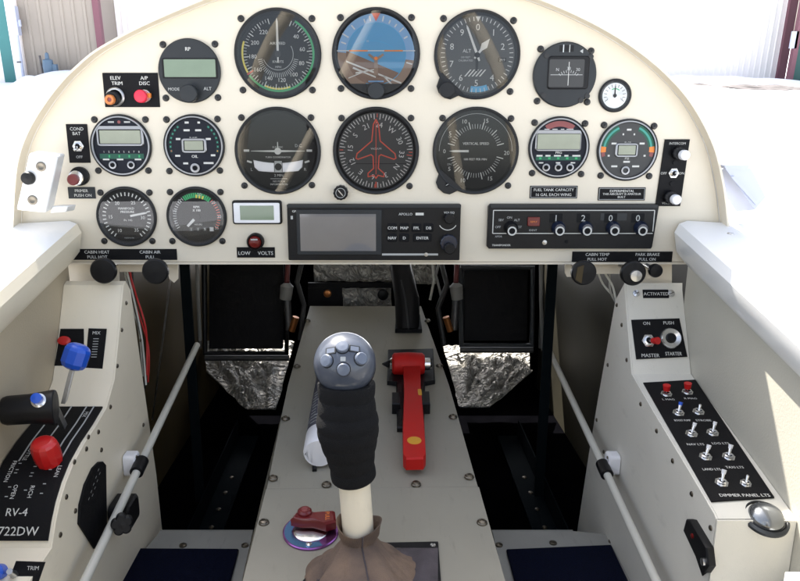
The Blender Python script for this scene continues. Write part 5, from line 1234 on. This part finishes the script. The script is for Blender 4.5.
for i in range(11):
    for a_ in (-62, -38, -15, 10):
        if random.random() < .8:
            an = R(a_+random.uniform(-6, 6)); w_ = random.uniform(4, 10); y_ = 36+i*7; rr2 = rr_*1000+.15
            c_, s2 = math.cos(an), math.sin(an); cx, cz = rr2*s2, rr2*c_
            tx, tz = c_, -s2
            hw = 3.2; mb.add([(cx-tx*hw, y_, cz-tz*hw+.3), (cx+tx*hw, y_, cz+tz*hw+.3), (cx+tx*hw, y_+1.6, cz+tz*hw+.3), (cx-tx*hw, y_+1.6, cz-tz*hw+.3)], [(0, 1, 2, 3)], 'marking_dim')
mb.v = [tuple(fe @ Vector(q)) for q in mb.v]; mb.build('label_print', bd, P=True)
MB('black_plastic', 1).tube([pT(315, 453, .012), pT(314.5, 466, .002), pT(314.5, 471, .001)], .0024, n=10).build('retaining_clip', t, P=True)
# ---- escape hammer
hm = thing('escape_hammer', loc(pT(412, 470)), 'red escape hammer in a black bracket on the tunnel', 'hammer')
def hp(u, v, h=0): return pT(u, v, h)
f = FRM(hp(411, 400, .001), Vector((1, 0, 0)), TN)
loc2 = lambda u, v: onplane(f, u, v)
mb = MB('black_plastic'); mb.prism([loc2(u, v) for u, v in ((388, 353), (433, 352), (435, 384), (425, 386), (424, 432), (397, 432), (396, 386), (387, 385))], 0, 6, cham=1.5)
for pp in (((392, 402), (400, 402), (400, 414), (392, 414)), ((421, 401), (429, 401), (430, 414), (422, 414))): mb.prism([loc2(u, v) for u, v in pp], 0, 14, cham=1.5)
mb.build('bracket', hm)if 0 else None
mb.v = [tuple(f @ Vector(q)) for q in mb.v]; mb.build('bracket', hm, P=True)
hl, hr = hp(390, 364, .017), hp(430, 364, .017)
hv = hr-hl
mb = MB('red_plastic', 1); mb.tube([hl.lerp(hr, .05), hl.lerp(hr, .1), hl.lerp(hr, .45), hl.lerp(hr, .8), hl.lerp(hr, .86)], [.011, .0145, .0155, .0145, .012], n=28)
hdl = [(403, 372), (419.5, 372), (420.5, 400), (424, 440), (425.5, 471), (423, 475), (406, 475.5), (403, 472), (402.5, 440), (404, 405)]
m2 = MB('red_plastic'); m2.prism([loc2(u, v) for u, v in hdl], 6.2, 20, cham=1.6)
m2.v = [tuple(f @ Vector(q)) for q in m2.v]
mb.v += []; mb2 = MB('red_plastic', 1); mb2.add(mb.v, mb.f); o_ = len(mb2.v); mb2.add(m2.v, m2.f)
bd = mb2.build('body', hm, P=True, ang=40)
m2 = MB('amber_sticker')
a, b = loc2(414, 457); m2.lathe(a, b, [(7.6, 20), (7.4, 20.3), (0, 20.3)], n=32, sy=1.0); m2.v = [tuple(f @ Vector(q)) for q in m2.v]; m2.build('sticker', bd, P=True); m2 = MB('amber_sticker')
a, b = loc2(419.5, 407); m2.rrect(a, b, 4.5, 16, 19.6, 20.2, r=2, cham=.2); m2.v = [tuple(f @ Vector(q)) for q in m2.v]; m2.build('sticker', bd, P=True)
mb = MB('chrome', 1); mb.tube([hl.lerp(hr, .86), hl.lerp(hr, 1.0), hl.lerp(hr, 1.04)], [.008, .008, .006], n=20); mb.build('striking_face', hm, P=True)
mb = MB('chrome', 1); mb.tube([hl.lerp(hr, .05), hl.lerp(hr, .0), hl.lerp(hr, -.02)], [.009, .007, .004], n=20); mb.tube([hl.lerp(hr, -.02), hl.lerp(hr, -.2)], [.006, .0008], 'black_plastic', n=16); mb.build('point', hm, P=True)
# ================================================================== FOOT WELLS AND FIREWALL
for side, q_, lbl in ((-1, (209, 264, 284, 349), 'large black rudder pedal plate in the left foot well'), (1, (464, 270, 528, 341), 'grey edged black rudder pedal in the right foot well')):
    y = .40; t = thing('rudder_pedal', loc(pY((q_[0]+q_[2])/2, q_[3], y)), lbl, 'rudder pedal', 'rudder pedals')
    C_ = [pY(q_[0], q_[1], y+.03), pY(q_[2], q_[1], y+.03), pY(q_[2]-1, q_[3], y), pY(q_[0], q_[3], y)]
    MB('black_matte', 1).slab(C_, (0, .004, 0)).build('pad', t, P=True, bevel=.001)
    fr_ = [pY(q_[0]-4, q_[1]-3, y+.0305), pY(q_[2]+4, q_[1]-3, y+.0305), pY(q_[2]+3, q_[3]+3, y+.0005), pY(q_[0]-3, q_[3]+3, y+.0005)]
    fr_ = [p+Vector((0, -.006, 0)) for p in fr_]
    mt = 'pedal_grey' if side > 0 else 'black_plastic'
    MB(mt, 1).tube(fr_+[fr_[0]], .005, n=10).build('frame', t, P=True)
    yb = y+.004
    MB('steel_shaded', 1).tube([pY(q_[0]-4, q_[3]+9, yb), pY(q_[2]+5, q_[3]+9, yb)], .005, n=12).build('cross_tube', t, P=True)
    uu = 287 if side < 0 else 456
    MB('cylinder_grey', 1).tube([pY(uu, 283, y-.01), pY(uu, 286, y-.01), pY(uu-side*-1*1.5, 299, y-.01)], [.005, .0105, .0095], n=20).tube([pY(uu, 283, y-.01), pY(uu+1, 262, y+.02)], .004, 'wire_red_shaded', n=10).tube([pY(uu, 299, y-.01), pY(uu+side*-2, 330, y-.02)], .006, 'steel_shaded', n=12).build('brake_cylinder', t, P=True)
    uc = 293.5 if side < 0 else 448.5
    MB('copper', 1).tube([pY(uc+side*-2.5, 317, y-.03), pY(uc-side*-2, 331, y-.03)], .0055, n=12).build('fitting', t, P=True)
    u0 = 200 if side < 0 else 540
    MB('steel_shaded', 1).tube([pY(u0-side*-3, 262, y-.05), pY(u0, 348, y-.05)], .0028, n=10).build('side_post', t, P=True)
# stitched foil insulation blankets on the floor by the firewall
def blanket(pts, label, seed):
    t = MB('foil', 1)
    # grid in pixel space turned into a lumpy sheet on a ramp
    u0, u1, v0, v1 = pts; gx, gy = 110, 70; vs = []
    for j in range(gy+1):
        for i in range(gx+1):
            a = i/gx; b = j/gy; v = v0+(v1-v0)*b
            ul, ur = u0(v), u1(v); u = ul+(ur-ul)*a
            Y = .545-.16*b; p = pY(u, v, Y); q_ = Vector((a*5+seed, b*3.4, seed)); w_ = noise.noise_vector(q_*.8); ed_ = min(1, 5*min(a, 1-a), 5*min(b+.05, 1-b)); n_ = ed_*((1-abs(noise.noise(q_+w_*.9))*2.6)*.011+(1-abs(noise.noise(q_*1.9+w_*1.3))*2.6)*.006)
            vs.append((p.x, p.y-n_*.3, p.z+n_*.9))
    t.add(vs, [(j*(gx+1)+i, j*(gx+1)+i+1, (j+1)*(gx+1)+i+1, (j+1)*(gx+1)+i) for j in range(gy) for i in range(gx)])
    o = t.build('insulation_blanket', frame=loc(pY((u0(v0)+u1(v0))/2, v1, .3)), P=True, ang=90); tag(o, label, 'insulation blanket', 'foil insulation blankets'); 
    sm_ = o.modifiers.new('solid', 'SOLIDIFY'); sm_.thickness = .004; return o
blanket((lambda v: 206 if v < 372 else 206+(v-372)*1.1, lambda v: 292-(v-350)*.27, 343, 410), 'crinkled silver blanket on the floor of the left foot well', 1)  # lower outer edge follows a shadow edge, shade put into the outline
blanket((lambda v: 447+(v-361)*.28, lambda v: 529 if v < 372 else 532-(v-372)*1.2, 348, 408), 'crinkled silver blanket on the floor of the right foot well', 5)  # outline slanted along the shadow edge here as well
def fwsheet(u0, u1, v0, v1, y, label, gx=30, gy=12, seed=0):
    t = MB('foil', 1); vs = []
    for j in range(gy+1):
        for i in range(gx+1):
            p = pY(u0+(u1-u0)*i/gx, v0+(v1-v0)*j/gy, y); vs.append((p.x, p.y+noise.noise((i*.4, j*.5, seed))*.006, p.z))
    t.add(vs, [(j*(gx+1)+i, j*(gx+1)+i+1, (j+1)*(gx+1)+i+1, (j+1)*(gx+1)+i) for j in range(gy) for i in range(gx)])
    o = t.build('insulation_blanket', frame=loc(pY((u0+u1)/2, v1, y)), P=True, ang=90); tag(o, label, 'insulation blanket', 'foil insulation blankets'); sm_ = o.modifiers.new('solid', 'SOLIDIFY'); sm_.thickness = .003
fwsheet(314, 404, 250, 281, .50, 'crumpled foil blanket hanging just under the panel bottom edge', seed=2)
fwsheet(408, 436, 262, 284, .50, 'small foil scrap right of the hanging blanket', 12, 8, seed=6)
fwsheet(343, 391, 288, 306, .46, 'small bright foil patch behind the tunnel front', 16, 8, seed=9)
t = thing('cross_member', loc(pY(350, 305, .45)), 'black cross member behind the tunnel with a copper fitting', 'cross member')
MB('black_matte', 1).slab([pY(308, 283, .45), pY(400, 283, .45), pY(400, 288, .45), pY(308, 288, .45)], (0, .006, 0)).slab([pY(308, 288.2, .45), pY(342, 288.2, .45), pY(342, 306, .45), pY(308, 306, .45)], (0, .006, 0)).build('beam', t, P=True)
o = pdisc(327.5, 293.5, .449, [(7, 0), (6, 4), (2.5, 5), (2, 3), (0, 3)], 'copper', 'fitting', t)
pdisc(383, 294, .452, [(9, 0), (9, 8), (7, 9), (0, 9)], 'black_plastic', 'connector', t)
# black ducts and canister right of centre
t = thing('filter_canister', loc(pT(408, 332)), 'tall black canister standing on the front of the tunnel', 'canister')
MB('black_plastic', 1).tube([pT(408, 330, .0), pY(407, 300, .33), pY(400, 264, .36)], [.018, .019, .016], n=24).build('body', t, P=True)
MB('grey_case', 1).tube([pT(408.5, 329, .02), pY(405.5, 300, .31), pY(401, 280, .325)], .0012, n=8).build('trim_wire', t, P=True)
MB('black_matte', 1).slab([pT(395, 333, .001), pT(422, 333, .001), pT(420, 318, .001), pT(396, 318, .001)], TN*.006).build('foot', t, P=True)
# wiring at the left, loose
t = thing('wire_bundle', loc(pX(140, 380, -.27)), 'loose red white and black wires hanging beside the left console', 'wiring')
W_ = [((126, 268), (134, 300), (142, 340), (146, 385)), ((128, 268), (136, 295), (146, 330), (147, 375)), ((132, 268), (136, 310), (143, 350), (145, 388)), ((124, 268), (133, 310), (139, 330), (143, 376)), ((130, 268), (134, 300), (148, 345), (148, 382))]
for i, pts in enumerate(W_):
    P_ = catmull([(a, b) for a, b in pts], 8); mb = MB(('wire_white', 'wire_red', 'wire_black', 'wire_white', 'wire_red')[i], 1)
    mb.tube([pY(p.x, p.y, .03+.004*i+.002*math.sin(k*.7+i)) for k, p in enumerate(P_)], .0011, n=8); mb.build('wire', t, P=True)
t = thing('wire_bundle', loc(pX(615, 290, .27)), 'loose grey wires hanging beside the right console top', 'wiring')
for i, pts in enumerate((((604, 272), (612, 285), (616, 300), (619, 315)), ((610, 272), (610, 290), (616, 303), (621, 312)), ((598, 272), (603, 284), (613, 296), (618, 304)))):
    P_ = catmull(list(pts), 8); mb = MB(('wire_white', 'tube_grey', 'wire_white')[i], 1); mb.tube([pY(p.x, p.y, .03+.004*i) for p in P_], .0012, n=8); mb.build('wire', t, P=True)
o = MB('steel', 1).tube([pY(172, 266, .02), pY(164, 330, .10), pY(152, 420, .16)], .0012, n=8).build('control_cable', frame=loc(pY(152, 420, .16)), P=True)
tag(o, 'thin steel cable running down the left foot well', 'cable')
for (u, y, m, lbl) in ((184, .2, 'dark_blue_metal', 'dark blue upright former in the left foot well'), (553, .2, 'dark_blue_metal', 'dark blue upright former in the right foot well')):
    a = pY(u-5, 262, y); b = pY(u+5, 262, y); o = MB(m, 1).box(a.x, b.x, y, y+.004, -.548, a.z+.02).build('upright_former', frame=loc((a.x, y, -.495)), P=True); tag(o, lbl, 'former', 'uprights in the foot wells')
for i, (pts, rad, m, lbl) in enumerate((
    (((302, 262, .40), (297, 282, .38), (304, 305, .36), (300, 340, .35)), .0042, 'wire_black', 'black hose beside the left brake cylinder'),
    (((441, 262, .42), (447, 285, .38), (438, 308, .36), (444, 345, .34)), .0042, 'wire_black', 'black hose beside the right brake cylinder'),
    (((432, 262, .43), (434, 280, .42), (430, 300, .41)), .0022, 'wire_white', 'thin pale line right of the black canister'),
    (((439, 262, .43), (436, 275, .42), (441, 296, .40)), .0022, 'cylinder_grey', 'thin grey line curling down left of the right brake cylinder'),
    (((541, 262, .20), (541, 300, .22), (543, 350, .26)), .0026, 'cylinder_grey', 'grey upright line just right of the right rudder pedal'),
    (((197, 262, .20), (198, 300, .22), (200, 340, .26)), .0026, 'cylinder_grey', 'grey upright line just left of the left rudder pedal'))):
    P3 = [pY(*p) for p in pts]; mb = MB(m, 1); mb.tube([P3[0].lerp(P3[1], k/4) for k in range(4)]+[P3[1].lerp(P3[2], k/4) for k in range(4)]+([P3[2].lerp(P3[3], k/4) for k in range(5)] if len(P3) > 3 else [P3[2]]), rad, n=10)
    o = mb.build('hose', frame=loc(P3[-1]), P=True); tag(o, lbl, 'hose', 'hoses and lines in the foot wells')
# ================================================================== BEHIND THE PILOT (unseen, added for their reflections in the gauge glass)
t = thing('added_rear_seat', loc((0, -1.45, -.5)), 'unseen dark upholstered rear seat with headrest added for gauge glass reflections', 'seat')
MB('vinyl_dark', 1).box(-.21, .17, -1.50, -1.42, -.5, .12).build('backrest', t, P=True, bevel=.02)
MB('vinyl_dark', 1).box(-.12, .10, -1.52, -1.45, .14, .30).build('headrest', t, P=True, bevel=.02)
t = thing('added_roll_bar', loc((0, -.98, -.3)), 'unseen cream arched roll bar with diagonal braces added for gauge glass reflections', 'roll bar')
hoop = [Vector((.33*math.cos(R(a)), -.98, -.20+.52*math.sin(R(a)))) for a in range(0, 181, 9)]
MB('cream', 1).tube(hoop, .015, n=14).build('hoop', t, P=True)
MB('cream', 1).tube([Vector((.20, -.98, -.2)), Vector((.12, -1.0, .27))], .011, n=12).build('brace', t, P=True)
MB('cream', 1).tube([Vector((-.24, -.98, -.2)), Vector((.02, -1.3, .30))], .011, n=12).build('brace', t, P=True)
print('objects', len(bpy.data.objects))
